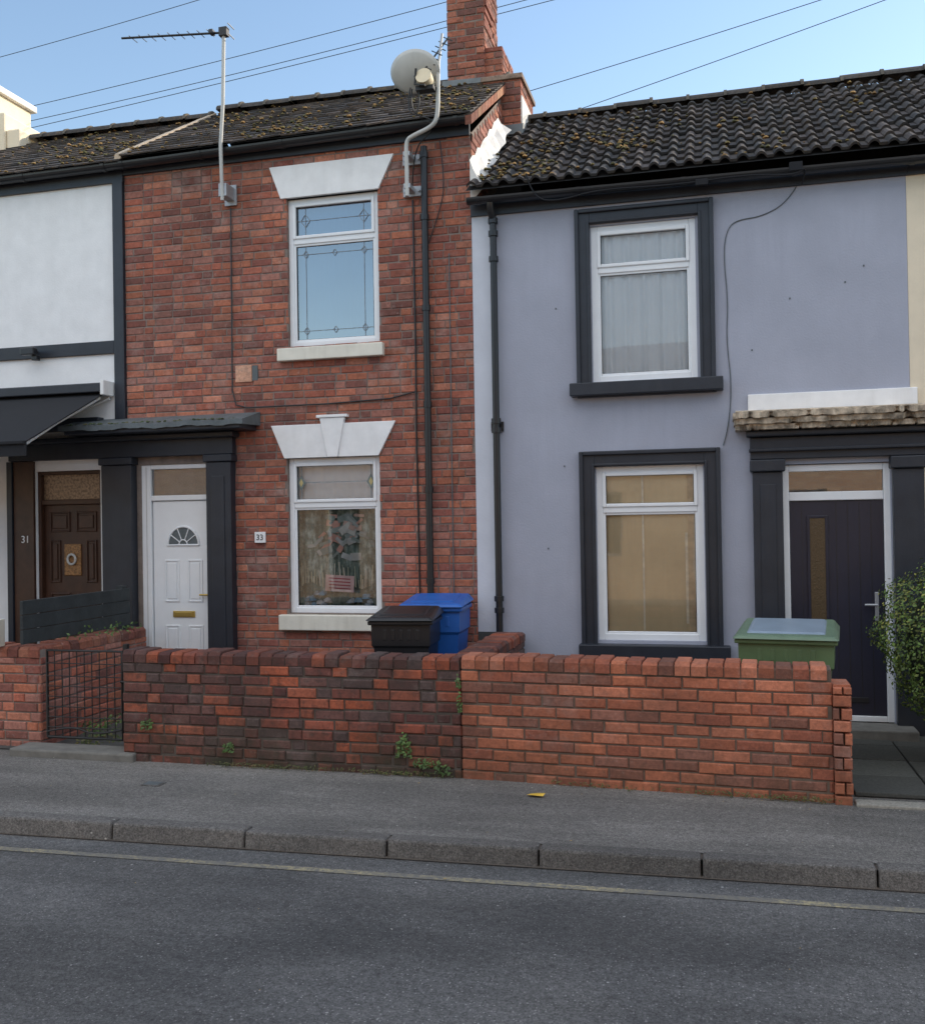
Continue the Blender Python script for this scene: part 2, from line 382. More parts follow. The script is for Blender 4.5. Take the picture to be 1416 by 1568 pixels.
def clump(g,c,r,rng,col,flat=.5):
    rows=3;n=6;ph=rng.random()*6
    pts=[[ ]for _ in range(rows+1)]
    for i in range(rows+1):
        t=math.pi/2*i/rows
        for k in range(n):
            a=ph+2*math.pi*k/n;rr=r*rng.uniform(.75,1.2)
            pts[i].append((c[0]+math.cos(a)*math.cos(t)*rr,c[1]+math.sin(a)*math.cos(t)*rr,c[2]+math.sin(t)*rr*flat))
    for i in range(rows):
        for k in range(n): g.quad([pts[i][k],pts[i][(k+1)%n],pts[i+1][(k+1)%n],pts[i+1][k]],col)
def roof_moss(name,x0,x1,y0,z0,y1,z1,n,parent,rng,bias=1.):
    g=G()
    for _ in range(n):
        t=rng.random()**bias;x=rng.uniform(x0,x1)
        if math.sin(x*3.1+t*5)+math.sin(x*7.3)*.6+rng.uniform(-.8,.8)<-.2: continue
        w=rng.uniform(.6,1.4);col=rng.choice([(.20,.13,.045),(.13,.10,.035),(.27,.16,.06),(.08,.075,.03)])
        clump(g,(x,y0+(y1-y0)*t-.01,z0+(z1-z0)*t+.02),rng.uniform(.008,.026),rng,tuple(v*w for v in col),.8)
    g.build(name,M['moss'],parent,smooth=True)
def gutter(name,x0,x1,y,z0_,z1_,parent,r=.055):
    e=empty(name);e.parent=parent
    g=G()
    for k in range(10):
        t0=math.pi+math.pi*k/10;t1=math.pi+math.pi*(k+1)/10
        for rr in (r,r-.006):
            g.quad([(x0,y+math.cos(t0)*rr,z0_+math.sin(t0)*rr),(x1,y+math.cos(t0)*rr,z1_+math.sin(t0)*rr),(x1,y+math.cos(t1)*rr,z1_+math.sin(t1)*rr),(x0,y+math.cos(t1)*rr,z0_+math.sin(t1)*rr)])
    for s in (-1,1): g.quad([(x0,y+s*r,z0_),(x1,y+s*r,z1_),(x1,y+s*(r-.006),z1_),(x0,y+s*(r-.006),z0_)])
    g.build('channel',M['blackgloss'],e,smooth=False)
    n=int((x1-x0)/.85)
    g=G()
    for i in range(n+1):
        x=x0+.1+(x1-x0-.2)*i/max(1,n);z=z0_+(z1_-z0_)*(x-x0)/(x1-x0)
        for k in range(10):
            t0=math.pi+math.pi*k/10;t1=math.pi+math.pi*(k+1)/10;rr=r+.006
            g.quad([(x-.02,y+math.cos(t0)*rr,z+math.sin(t0)*rr),(x+.02,y+math.cos(t0)*rr,z+math.sin(t0)*rr),(x+.02,y+math.cos(t1)*rr,z+math.sin(t1)*rr),(x-.02,y+math.cos(t1)*rr,z+math.sin(t1)*rr)])
    g.build('brackets',M['blackgloss'],e)
def trapezoid(name,xt0,xt1,xb0,xb1,z0,z1,y0,y1,mat,parent,bevel=.004):
    g=G();g.hexa([(xb0,y0,z0),(xb1,y0,z0),(xb1,y1,z0),(xb0,y1,z0),(xt0,y0,z1),(xt1,y0,z1),(xt1,y1,z1),(xt0,y1,z1)]);return g.build(name,mat,parent,bevel)
PAL=[L(176,108,86),L(164,98,80),L(190,124,100),L(150,90,78),L(170,116,102),L(138,88,78),L(180,110,84),L(160,106,92),L(172,100,80)]
PALL=[L(138,80,68),L(116,70,62),L(158,90,68),L(100,62,58),L(98,78,75),L(150,82,64),L(172,92,64),L(110,76,70)]
PALR=[L(182,110,82),L(172,102,76),L(194,122,94),L(164,96,74),L(154,104,88),L(188,114,84),L(140,92,76)]
PALC=[L(158,96,76),L(138,80,66),L(170,108,88),L(118,78,70)]
YF=8.3
# ============================================================= brick house (no. 33)
H=empty('brick_house')
W1=(-3.78,-2.895,3.37,4.735);W2=(-3.81,-2.915,.925,2.345);DO=(-5.33,-4.55,.05,2.33)
holes=[W1,W2,DO]
rb=random.Random(3)
holed_wall('mortar_wall',-5.47,-2.03,-.05,5.16,YF+.008,.22,holes,M['mortar'],H)
shell(-5.47,-2.03,5.1,H,M['mortar'])
g=G();bricks(g,(0,YF+.008,0),(1,0,0),(0,-1,0),-5.47,-2.03,0.,5.14,PAL,rb,holes=[W1,W2,(-5.4,-4.36,0,2.46)],flem=True,out=.006,vr=(.82,1.12))
g.build('brickwork',M['brick'],H)
g=G();g.box(-4.315,-4.15,YF-.006,YF+.004,3.07,3.225,L(222,170,142));g.build('patch_brick',M['brick'],H,.003)
box('patch_mortar',-4.145,-4.09,YF-.003,YF+.004,3.08,3.22,M['lead'],H)
yR=10.0
g=G();g.quad([(-2.03,8.31,4.3),(-2.03,yR,5.4),(-2.03,yR,6.24),(-2.03,8.31,5.14)]);g.build('gable_side',M['mortar'],H)
g=G()
for i in range(26):
    z=4.4+i*.069
    ya=8.31+max(0,(z+.06-5.12))*(yR-8.31)/1.1
    yb=min(yR,8.31+max(0,(z-4.4))*(yR-8.31)/1.3+.1)
    if yb-ya>.06: bricks(g,(-2.03,0,0),(0,1,0),(1,0,0),ya,yb,z,z+.06,PAL,rb)
g.build('gable_bricks',M['brick'],H)
g=G()
for i in range(12):
    t0=i/12;t1=(i+1)/12
    def fp(t,s): 
        y=8.22+(1.2)*t;zz=4.52+.80*(y-8.15);j=.02*math.sin(t*31)+.012*math.sin(t*71)
        return [(-2.018,y,zz+.30-.12*t+j),(-1.99,y,zz+.22-.10*t+j),(-1.90-.02*math.sin(t*23),y,zz+.045)][s]
    for s in (0,1): g.quad([fp(t0,s+1),fp(t1,s+1),fp(t1,s),fp(t0,s)])
g.quad([fp(0,2),fp(0,1),fp(0,0),(-2.018,8.22,4.5)])
g.build('gable_fillet',M['fillet'],H)
trapezoid('upper_lintel',-3.94,-2.73,-3.83,-2.88,4.735,5.035,YF-.02,YF+.10,M['whitepaint'],H)
e=empty('lower_lintel');e.parent=H
for i,(a,b,c,d) in enumerate(((-3.96,-3.445,-3.83,-3.405),(-3.255,-2.75,-3.30,-2.915))):
    trapezoid('stone_%d'%i,a,b-.002,c,d-.002,2.345,2.65,YF-.018,YF+.10,M['whitepaint'],e)
trapezoid('keystone',-3.47,-3.23,-3.40,-3.305,2.345,2.70,YF-.035,YF+.10,M['whitepaint'],e)
box('keystone_cap',-3.50,-3.20,YF-.045,YF+.05,2.702,2.728,M['whitepaint'],e,.004)
box('upper_sill',-3.87,-2.85,YF-.06,YF+.10,3.235,3.352,M['sill'],H,.008)
box('lower_sill',-3.89,-2.88,YF-.06,YF+.10,.775,.915,M['sill'],H,.008)
window('upper_window',*W1[:2],W1[2],W1[3],YF+.045,4.345,H,M['glassU'],M['skyblue'],lead=True,wave=.002,cy=.12)  # blue backing adds painted sky reflection to the real one
w=window('lower_window',*W2[:2],W2[2],W2[3],YF+.045,1.915,H,M['glassL'],None,lead=False)
m,nt,b=newmat('nets_pattern');p=wpos(nt)
n1=ramp(nt,noise(nt,wpos(nt,(1,1,.45)),22,3,.6),[(.44,0.),(.62,1.)])
n2=ramp(nt,noise(nt,p,5,5,.65),[(.42,0.),(.62,1.)])
c=mixrgb(nt,'MIX',n2,(.09,.14,.12),mixrgb(nt,'MIX',n1,(.20,.30,.27),(.60,.74,.70)))
nt.links.new(c,b.inputs['Base Color'])
g=G();x0,x1,z0,z1=W2
for i in range(60):
    a=x0+(x1-x0)*i/60;bb=x0+(x1-x0)*(i+1)/60
    f=lambda u:YF+.17+.012*math.sin(u*70)+.008*math.sin(u*33)
    g.quad([(a,f(a),z0),(bb,f(bb),z0),(bb,f(bb),1.92),(a,f(a),1.92)])
g.build('patterned_net',m,w,smooth=True,weld=True)
g=G()
for i in range(60):
    a=x0+(x1-x0)*i/60;bb=x0+(x1-x0)*(i+1)/60
    f=lambda u:YF+.15+.008*math.sin(u*60)
    g.quad([(a,f(a),1.92),(bb,f(bb),1.92),(bb,f(bb),z1),(a,f(a),z1)])
g.build('top_net',M['nets'],w,smooth=True,weld=True)
g=G();rt=random.Random(5)
def card(cx,cz,wd,hg,col,ang,y):
    ca,sa=math.cos(ang),math.sin(ang)
    g.quad([(cx+ca*u*wd/2-sa*v*hg/2,y,cz+sa*u*wd/2+ca*v*hg/2) for u,v in ((-1,-1),(1,-1),(1,1),(-1,1))],col)
card(-3.36,1.19,.28,.15,(.80,.60,.60),-.06,YF+.122)
for k in range(4): card(-3.36,1.235-.03*k,.21,.010,(.5,.10,.12),-.06,YF+.120)
for k in range(46):
    x=rt.gauss(-3.34,.12);z=rt.gauss(1.62,.11)
    if not(-3.7<x<-3.0): continue
    card(x,z,rt.uniform(.03,.14),rt.uniform(.015,.07),rt.choice([(.42,.50,.50),(.30,.38,.37),(.58,.62,.60),(.60,.34,.28),(.62,.46,.40),(.22,.30,.29),(.50,.56,.58)]),rt.uniform(-.9,.9),YF+.130+.0004*k)
for k in range(34):
    x=-3.73+.72*k/34+rt.uniform(-.01,.01);h=rt.uniform(.06,.22)
    card(x,1.17+h/2+.03*math.sin(k*.4),.008,h,rt.choice([(.62,.66,.50),(.45,.50,.40),(.75,.76,.66)]),rt.uniform(-.12,.12),YF+.128)
for k in range(16):
    clump(g,(rt.uniform(-3.68,-3.05),YF+.135,rt.uniform(.98,1.09)),rt.uniform(.03,.05),rt,rt.choice([(.20,.42,.60),(.42,.52,.60),(.24,.46,.64),(.66,.66,.66)]),.9)
g.build('window_clutter',M['leaf'],w)
g=G()
t=.0028;yl=YF+.068
for xx in (-3.70,-3.02): g.box(xx-t,xx+t,yl,yl+.003,1.95,2.30)
g.box(-3.76,-2.96,yl-.001,yl+.002,2.12,2.126)
g.build('leading',M['leadline'],w)
g=G()
for cx in (-3.70,-3.02):
    P=[(cx,2.12+.07),(cx+.042,2.12),(cx,2.05),(cx-.042,2.12)]
    g.quad([(q[0],yl-.003,q[1]) for q in P],(.16,.19,.18));P=[(cx,2.12+.038),(cx+.020,2.12),(cx,2.082),(cx-.020,2.12)]
    g.quad([(q[0],yl-.005,q[1]) for q in P],(.50,.40,.18))
g.build('stained_diamonds',M['leaf'],w)
e=empty('number_plate');e.parent=H
box('plate',-4.135,-4.03,YF-.022,YF-.001,1.575,1.675,M['white'],e,.002)
def text(name,s,x,y,z,size,mat,parent):
    cu=bpy.data.curves.new(name,'FONT');cu.body=s;cu.size=size;cu.extrude=.002;cu.align_x='CENTER'
    o=bpy.data.objects.new(name,cu);bpy.context.collection.objects.link(o);o.location=(x,y,z);o.rotation_euler=(math.pi/2,0,0);cu.materials.append(mat);o.parent=parent
text('digits','33',-4.083,YF-.0235,1.60,.075,M['blackgloss'],e)
SL=[(.080,.070,.067),(.092,.078,.071),(.062,.058,.060),(.105,.084,.074)]
ye,ze=8.13,5.24
flat_roof_tiles('roof_tiles',-5.40,-1.98,ye,ze,yR,6.37,H,SL,rb)
ridge('ridge_tiles',-5.35,-2.0,yR,6.42,6.36,H,rb)
roof_moss('roof_moss',-5.4,-2.0,ye,ze,yR,6.37,700,H,rb,1.2)
gutter('gutter',-5.50,-2.02,8.19,5.20,5.24,H)
box('fascia',-5.46,-2.03,YF-.03,YF,5.12,5.225,M['black'],H)
g=G()
for i in range(14):
    t0=i/14;t1=(i+.93)/14;z_=lambda t:ze+(6.37-ze)*t;y_=lambda t:ye+(yR-ye)*t
    cc=rb.choice([L(150,95,72),L(165,120,92),L(130,80,64)])
    g.hexa([(-2.03,y_(t0),z_(t0)-.09),(-1.975,y_(t0),z_(t0)-.09),(-1.975,y_(t1),z_(t1)-.09),(-2.03,y_(t1),z_(t1)-.09),(-2.03,y_(t0),z_(t0)-.01),(-1.975,y_(t0),z_(t0)-.01),(-1.975,y_(t1),z_(t1)-.01),(-2.03,y_(t1),z_(t1)-.01)],cc)
g.build('verge_bricks',M['brick'],H)
g=G()
for i in range(16):
    t0=i/16;t1=(i+1)/16;z_=lambda t:ze+(6.37-ze)*t+.035;y_=lambda t:ye+(yR-ye)*t;w0=.03+.012*math.sin(i*2.1);
    g.hexa([(-5.43-w0,y_(t0),z_(t0)-.05),(-5.39,y_(t0),z_(t0)-.05),(-5.39,y_(t1),z_(t1)-.05),(-5.43-w0,y_(t1),z_(t1)-.05),(-5.43-w0*.6,y_(t0),z_(t0)),(-5.39,y_(t0),z_(t0)),(-5.39,y_(t1),z_(t1)),(-5.43-w0*.6,y_(t1),z_(t1))],(.50,.40,.30))
g.build('verge_mortar',M['moss'],H)
e=empty('door_surround');e.parent=H
box('right_pilaster',-4.59,-4.335,YF-.09,YF+.02,.0,2.33,M['black'],e,.006)
box('right_pilaster_cap',-4.61,-4.315,YF-.11,YF+.02,2.333,2.40,M['black'],e,.008)
box('left_pilaster',-5.70,-5.375,YF-.09,YF+.02,.0,2.33,M['black'],e,.006)
box('left_pilaster_cap',-5.72,-5.36,YF-.11,YF+.02,2.333,2.40,M['black'],e,.008)
box('pilaster_panel',-4.53,-4.40,YF-.098,YF-.088,.5,2.2,M['black'],e,.004)
box('frieze',-6.76,-4.325,YF-.07,YF+.02,2.403,2.60,M['black'],e,.006)
box('soffit_mould',-6.78,-4.28,YF-.16,YF-.0,2.555,2.607,M['black'],e,.012)
box('canopy',-5.93,-4.11,YF-.33,YF+.0,2.61,2.66,M['black'],e,.01)
g=G()
n=60
def lw_(i): return .006*math.sin(i*.33)+.004*math.sin(i*.9+1)+.002*math.sin(i*2.3)
for i in range(n):
    xa=-5.97+1.90*i/n;xb=-5.97+1.90*(i+1)/n;za,zb=lw_(i),lw_(i+1)
    g.quad([(xa,YF-.36,2.645+za),(xb,YF-.36,2.645+zb),(xb,YF-.36,2.69+zb),(xa,YF-.36,2.69+za)])
    g.quad([(xa,YF-.36,2.69+za),(xb,YF-.36,2.69+zb),(xb,YF-.30,2.705+zb),(xa,YF-.30,2.705+za)])
    g.quad([(xa,YF-.30,2.705+za),(xb,YF-.30,2.705+zb),(xb,YF,2.785),(xa,YF,2.785)])
    g.quad([(xa,YF-.36,2.645+za),(xa,YF,2.66),(xb,YF,2.66),(xb,YF-.36,2.645+zb)])
for xx in (-5.97,-4.07): g.quad([(xx,YF-.36,2.645),(xx,YF,2.66),(xx,YF,2.785),(xx,YF-.30,2.705),(xx,YF-.36,2.69)])
g.build('lead_cover',M['lead'],e,smooth=False,weld=True)
g=G()
for _ in range(90): clump(g,(rb.uniform(-5.9,-4.1),YF-rb.uniform(.28,.36),2.70),rb.uniform(.008,.02),rb,rb.choice([(.07,.10,.04),(.12,.12,.06),(.05,.07,.03)]),.7)
g.build('canopy_moss',M['moss'],e)
D=empty('front_door');D.parent=H;yd=YF+.02
g=G();g.box(-5.345,-5.235,yd,yd+.07,.1,2.33);g.box(-4.60,-4.55,yd,yd+.07,.1,2.33);g.box(-5.235,-4.60,yd+.001,yd+.07,2.285,2.33);g.box(-5.235,-4.60,yd+.001,yd+.07,1.985,2.035)
g.build('frame',M['white'],D,.006)
box('frame_groove',-5.285,-5.278,yd-.0015,yd+.01,.1,2.31,M['dishm'],D)
box('leaf',-5.225,-4.605,yd+.02,yd+.06,.12,1.98,M['white'],D,.004)
box('toplight',-5.235,-4.60,yd+.03,yd+.035,2.035,2.285,M['glass'],D);box('toplight_back',-5.24,-4.59,yd+.06,yd+.07,2.036,2.284,M['lead'],D)
box('door_backing',-5.34,-4.55,yd+.075,yd+.085,.05,2.33,M['dark'],D)
g=G()
cx=-4.905
for (a,b,c,d) in ((cx-.20,cx-.045,1.02,1.42),(cx+.045,cx+.20,1.02,1.42),(cx-.20,cx-.045,.3,.80),(cx+.045,cx+.20,.3,.80)):
    ring(g,a,b,c,d,yd+.010,yd+.021,.016);g.box(a+.03,b-.03,yd+.012,yd+.021,c+.03,d-.03)
g.build('panels',M['white'],D,.005)
g=G();pts=[(cx+.155*math.cos(math.pi*k/16),yd+.017,1.56+.165*math.sin(math.pi*k/16)) for k in range(17)];g.quad(pts[::-1]);g.build('fan_glass',M['lead'],D)
tube('fan_moulding',[(cx+.165*math.cos(math.pi*k/20),yd+.017,1.56+.175*math.sin(math.pi*k/20)) for k in range(21)]+[(cx+.165,yd+.017,1.56)],.011,M['white'],D)
for k,a in enumerate((35,68,112,145)):
    tube('fan_bar_%d'%k,[(cx+.045*math.cos(math.radians(a)),yd+.014,1.56+.05*math.sin(math.radians(a))),(cx+.16*math.cos(math.radians(a)),yd+.014,1.56+.17*math.sin(math.radians(a)))],.005,M['white'],D)
tube('fan_hub',[(cx+.045*math.cos(math.pi*k/8),yd+.014,1.56+.05*math.sin(math.pi*k/8)) for k in range(9)],.006,M['white'],D)
box('letter_plate',cx-.115,cx+.115,yd+.008,yd+.02,.875,.935,M['gold'],D,.004);box('letter_flap',cx-.09,cx+.09,yd+.002,yd+.009,.888,.922,M['gold'],D,.002)
box('handle_plate',-4.645,-4.615,yd+.006,yd+.02,.98,1.16,M['gold'],D,.004);cyl('handle',(-4.63,yd-.02,1.09),(-4.72,yd-.02,1.09),.009,M['gold'],D)
pp=empty('waste_downpipe');pp.parent=H
cyl('pipe',(-2.44,YF-.05,.0),(-2.44,YF-.05,5.05),.030,M['blackgloss'],pp)
for i,z in enumerate((.5,1.2,2.0,2.75,3.6,4.4,4.95)): cyl('collar_%d'%i,(-2.44,YF-.05,z),(-2.44,YF-.05,z+.05),.038,M['blackgloss'],pp)
tube('dish_cable',[(-2.56,YF-.012,4.6),(-2.555,YF-.012,3.2),(-2.56,YF-.012,2.6),(-2.55,YF-.012,1.0),(-2.56,YF-.012,.6)],.008,M['blackgloss'],H)
tube('thin_cable',[(-2.235,YF-.010,4.1),(-2.24,YF-.010,2.0),(-2.24,YF-.010,.9)],.005,M['lead'],H)
tube('loose_cable',[(-2.3,YF-.02,5.1),(-2.26,YF-.02,4.75),(-2.30,YF-.014,4.5),(-2.42,YF-.02,4.2)],.005,M['blackgloss'],H,smooth=True)
tube('telephone_cable',[(-4.335,YF-.012,4.7),(-4.345,YF-.012,3.0),(-4.31,YF-.012,2.86),(-4.2,YF-.012,2.83),(-3.4,YF-.012,2.83),(-2.8,YF-.012,2.85),(-2.56,YF-.012,2.9)],.0065,M['blackgloss'],H)
# ============================================================= TV aerial
A=empty('tv_aerial')
box('wall_bracket',-4.37,-4.29,8.12,8.29,4.76,4.88,M['steel'],A,.004)
box('wall_plate',-4.39,-4.27,8.275,8.292,4.72,4.91,M['steel'],A,.002)
tube('mast',[(-4.33,8.12,4.72),(-4.33,8.10,5.22),(-4.29,8.08,5.6),(-4.27,8.08,6.27)],.017,M['dishm'],A)
tube('boom',[(-4.25,8.08,6.235),(-5.30,8.04,6.31)],.010,M['iron'],A)
box('clamp',-4.31,-4.23,8.05,8.11,6.20,6.28,M['iron'],A,.004)
for i in range(9):
    x=-4.40-.1*i;z=6.235+(-4.25-x)*.0714;cyl('director_%d'%i,(x,8.00,z),(x,8.14,z),.004,M['steel'],A)
for i,dz in enumerate((-.045,.045)): tube('reflector_%d'%i,[(-4.20,8.02,6.24+dz),(-4.20,8.14,6.24+dz)],.005,M['steel'],A)
box('dipole_box',-4.40,-4.36,8.03,8.09,6.225,6.265,M['blackgloss'],A,.004)
# ============================================================= satellite dish
S=empty('satellite_dish')
for i,z in enumerate((4.95,4.67)):
    box('plate_%d'%i,-2.64,-2.47,8.262,8.292,z-.045,z+.045,M['steel'],S,.003);box('clamp_%d'%i,-2.585,-2.525,8.10,8.262,z-.02,z+.02,M['steel'],S,.003)
    for k in (-.065,.065):cyl('bolt_%d_%d'%(i,int(k*100)),(-2.555+k,8.262,z),(-2.555+k,8.24,z),.011,M['steel'],S)
tube('pole',[(-2.555,8.11,4.58),(-2.555,8.11,4.9),(-2.555,8.10,5.06),(-2.48,8.08,5.09),(-2.30,8.06,5.14),(-2.25,8.05,5.22),(-2.245,8.05,5.5),(-2.24,8.05,5.70)],.019,M['dishm'],S,smooth=True)
tube('upper_pole',[(-2.245,8.05,5.6),(-2.20,8.05,5.92)],.012,M['steel'],S)
g=G();nr,na=6,40
def dp(i,k):
    r=i/nr;a=2*math.pi*(k%na)/na;return (.235*r*math.cos(a),.180*r*math.sin(a),.055*(r*r))
for i in range(nr):
    for k in range(na):
        if i==0: g.quad([dp(0,0),dp(1,k),dp(1,k+1)])
        else: g.quad([dp(i,k),dp(i+1,k),dp(i+1,k+1),dp(i,k+1)])
o=g.build('reflector',M['dishm'],S,smooth=True,weld=True)
so=o.modifiers.new('s','SOLIDIFY');so.thickness=.006
dirv=Vector((.18,.80,.55)).normalized()
q=dirv.to_track_quat('Z','Y');o.rotation_mode='QUATERNION';o.rotation_quaternion=q;o.location=(-2.46,8.02,5.60)
tube('mount_arm',[(-2.245,8.05,5.45),(-2.36,8.00,5.48),(-2.43,8.0,5.57)],.016,M['iron'],S)
cyl('mount_box',(-2.34,7.93,5.53),(-2.34,8.05,5.50),.070,M['creampl'],S)
tube('mount_strap',[(-2.40,7.92,5.59),(-2.42,7.95,5.47),(-2.32,7.92,5.44)],.010,M['iron'],S)
box('bracket',-2.42,-2.26,7.96,8.04,5.42,5.46,M['iron'],S,.004)
tube('coax',[(-2.46,7.99,5.45),(-2.47,7.98,5.3),(-2.42,8.0,5.22),(-2.3,8.05,5.2),(-2.33,8.1,5.1),(-2.5,8.13,5.0),(-2.56,8.28,4.7)],.006,M['iron'],S,smooth=True)
tube('coax_loop',[(-2.47,7.98,5.46),(-2.50,7.97,5.30),(-2.44,7.98,5.20),(-2.38,7.98,5.32),(-2.40,7.98,5.45)],.006,M['iron'],S,smooth=True)
Y=empty('yagi_aerial')
tube('boom',[(-2.34,7.98,5.60),(-2.16,8.12,5.92)],.008,M['iron'],Y)
for i in range(7):
    t=i/6.;x=-2.33+.16*t;y=7.99+.12*t;z=5.62+.28*t;tube('element_%d'%i,[(x-.05,y+.02,z+.035),(x+.05,y-.02,z-.035)],.0045,M['iron'],Y)
# ============================================================= chimney
C=empty('brick_chimney')
rc=random.Random(9)
def brick_block(name,x0,x1,y0,y1,z0,z1,pal,rng,parent,mat,mort,**k):
    box(name+'_core',x0,x1,y0,y1,z0,z1,mort,parent)
    g=G()
    bricks(g,(0,y0,0),(1,0,0),(0,-1,0),x0-.006,x1+.006,z0,z1,pal,rng,depth=.02,**k)
    bricks(g,(x1,0,0),(0,1,0),(1,0,0),y0+.004,y1,z0,z1,pal,rng,depth=.02,**k)
    bricks(g,(x0,0,0),(0,1,0),(-1,0,0),y0+.004,y1,z0,z1,pal,rng,depth=.02,**k)
    g.build(name+'_bricks',mat,parent)
brick_block('stack',-2.63,-2.25,9.85,10.5,6.25,7.62,PALC,rc,C,M['chim'],M['mortar'],jit=.007)
g=G()
for i,(o_,z) in enumerate(((.025,7.62),(.05,7.69),(.075,7.76),(.05,7.83))): g.box(-2.63-o_,-2.25+o_,9.85-o_,10.5+o_,z,z+.066,PALC[i])
for (z,xx) in ((7.02,.02),(7.09,.035),(6.88,.015)): g.box(-2.252,-2.25+xx,9.86,10.2,z,z+.06,PALC[1])
g.build('corbels',M['chim'],C,.004)
for i,x in enumerate((-2.54,-2.36)): tube('pot_%d'%i,[(x,10.15,7.85),(x,10.15,8.25)],.085,M['creampl'],C)
brick_block('shoulder',-2.25,-2.07,9.9,10.45,6.2,6.66,PALC,rc,C,M['chim'],M['mortar'])
brick_block('lower_stack',-2.20,-1.83,9.62,10.3,5.6,6.17,PALC,rc,C,M['chim'],M['mortar'])
g=G();g.box(-2.23,-1.80,9.59,10.33,6.17,6.22,(.25,.18,.14));g.build('cap',M['chim'],C,.006)
g=G();g.hexa([(-2.7,9.76,6.20),(-2.02,9.76,6.18),(-2.02,9.86,6.26),(-2.7,9.86,6.26),(-2.68,9.80,6.33),(-2.04,9.80,6.31),(-2.04,9.88,6.34),(-2.68,9.88,6.34)]);g.build('lead_flashing',M['lead'],C)
g=G();g.hexa([(-2.22,9.52,5.58),(-1.79,9.52,5.58),(-1.79,9.64,5.66),(-2.22,9.64,5.66),(-2.21,9.58,5.70),(-1.80,9.58,5.70),(-1.80,9.64,5.73),(-2.21,9.64,5.73)]);g.build('fillet',M['lead'],C)
box('side_flashing',-1.83,-1.81,9.62,10.3,5.6,6.0,M['fillet'],C)
# ============================================================= grey rendered house
E=empty('rendered_house')
U=(-.995,-.13,2.90,4.225);Lw=(-.985,-.10,.72,2.185);DR=(.50,1.33,.06,2.16)
holed_wall('front_wall',-1.845,1.48,-.05,4.43,YF,.25,[U,Lw,DR],M['grey'],E)
shell(-2.03,1.48,4.43,E,M['grey'])
box('pale_edge_strip',-2.028,-1.847,YF-.004,YF+.2,.78,4.43,M['greylight'],E)
box('strip_base',-2.028,-1.847,YF-.004,YF+.2,-.05,.778,M['paving'],E)
def surround(name,x0,x1,z0,z1,w,parent,sill=None):
    e=empty(name);e.parent=parent
    g=G();ring(g,x0,x1,z0,z1,YF-.035,YF+.01,w);g.build('architrave',M['black'],e,.004)
    g=G();ring(g,x0,x1,z0,z1,YF-.06,YF-.034,.035);g.build('outer_bead',M['black'],e,.008)
    g=G();ring(g,x0+w-.025,x1-w+.025,z0+w-.025,z1-w+.025,YF-.05,YF-.034,.022);g.build('inner_bead',M['black'],e,.006)
    return e
e=surround('upper_surround',-1.125,.015,2.77,4.365,.125,E)
box('sill',-1.18,.07,YF-.12,YF+.03,2.78,2.888,M['black'],e,.008)
e=surround('lower_surround',-1.12,.035,.56,2.315,.13,E)
box('sill',-1.14,.09,YF-.11,YF+.03,.565,.695,M['black'],e,.008)
window('upper_window',*U[:2],U[2]-.0,U[3],YF+.02,3.85,E,M['glass'],M['nets'],fw=.055,wave=.010,cy=.060)
wl=window('lower_window',*Lw[:2],Lw[2],Lw[3],YF+.02,1.82,E,M['glassL'],M['beige'],fw=.055,wave=.002,cy=.060)
g=G();g.box(-.612,-.596,YF+.068,YF+.071,.80,2.12,(.95,.93,.80));g.box(-.260,-.238,YF+.066,YF+.071,.86,1.62,(.92,.88,.72));g.box(-.236,-.17,YF+.067,YF+.072,.80,2.12,(.66,.54,.36));g.box(-.93,-.90,YF+.067,YF+.072,.80,2.12,(.60,.48,.32))  # bright strips paint reflected pipe streaks; darker ones are blind and curtain edges
g.build('reflection_streaks_and_edges',M['leaf'],wl)
e=empty('door_surround');e.parent=E
box('left_pilaster',.285,.515,YF-.07,YF+.02,.0,2.10,M['black'],e,.006)
box('left_capital',.265,.535,YF-.10,YF+.02,2.103,2.20,M['black'],e,.01)
box('right_pilaster',1.335,1.56,YF-.07,YF+.02,.0,2.10,M['black'],e,.006)
box('right_capital',1.315,1.58,YF-.10,YF+.02,2.103,2.20,M['black'],e,.01)
box('left_panel',.34,.46,YF-.078,YF-.068,.4,2.0,M['black'],e,.004)
box('frieze',.27,1.60,YF-.06,YF+.02,2.203,2.38,M['black'],e,.006)
box('frieze_bead',.26,1.61,YF-.10,YF-.0,2.262,2.29,M['black'],e,.008)
box('bed_mould',.24,1.62,YF-.13,YF-.0,2.382,2.432,M['black'],e,.012)
g=G()
n=46
def pr(k):
    r_=random.Random(k);return r_.uniform(-.012,.012)+(r_.uniform(.02,.05) if r_.random()<.14 else 0)
for lay,(yo,za,zb) in enumerate(((.20,2.436,2.475),(.245,2.477,2.520),(.285,2.522,2.565))):
    for i in range(n):
        xa=.20-yo*.22+1.46*i/n;xb=.20-yo*.22+1.46*(i+1)/n
        a=pr(i+lay*100);b_=pr(i+1+lay*100)
        g.hexa([(xa,YF-yo+a,za+a*.4),(xb,YF-yo+b_,za+b_*.4),(xb,YF,za),(xa,YF,za),(xa,YF-yo-.01+a,zb+a*.3),(xb,YF-yo-.01+b_,zb+b_*.3),(xb,YF,zb+.0),(xa,YF,zb)])
g.build('cornice',M['peel'],e)
g=G()
for i in range(22): g.box(.24+.06*i,.275+.06*i,YF-.19,YF-.02,2.434,2.455)
g.build('dentils',M['peel'],e)
box('white_flashing',.26,1.53,YF-.03,YF-.0005,2.60,2.735,M['whitepaint'],e,.006)
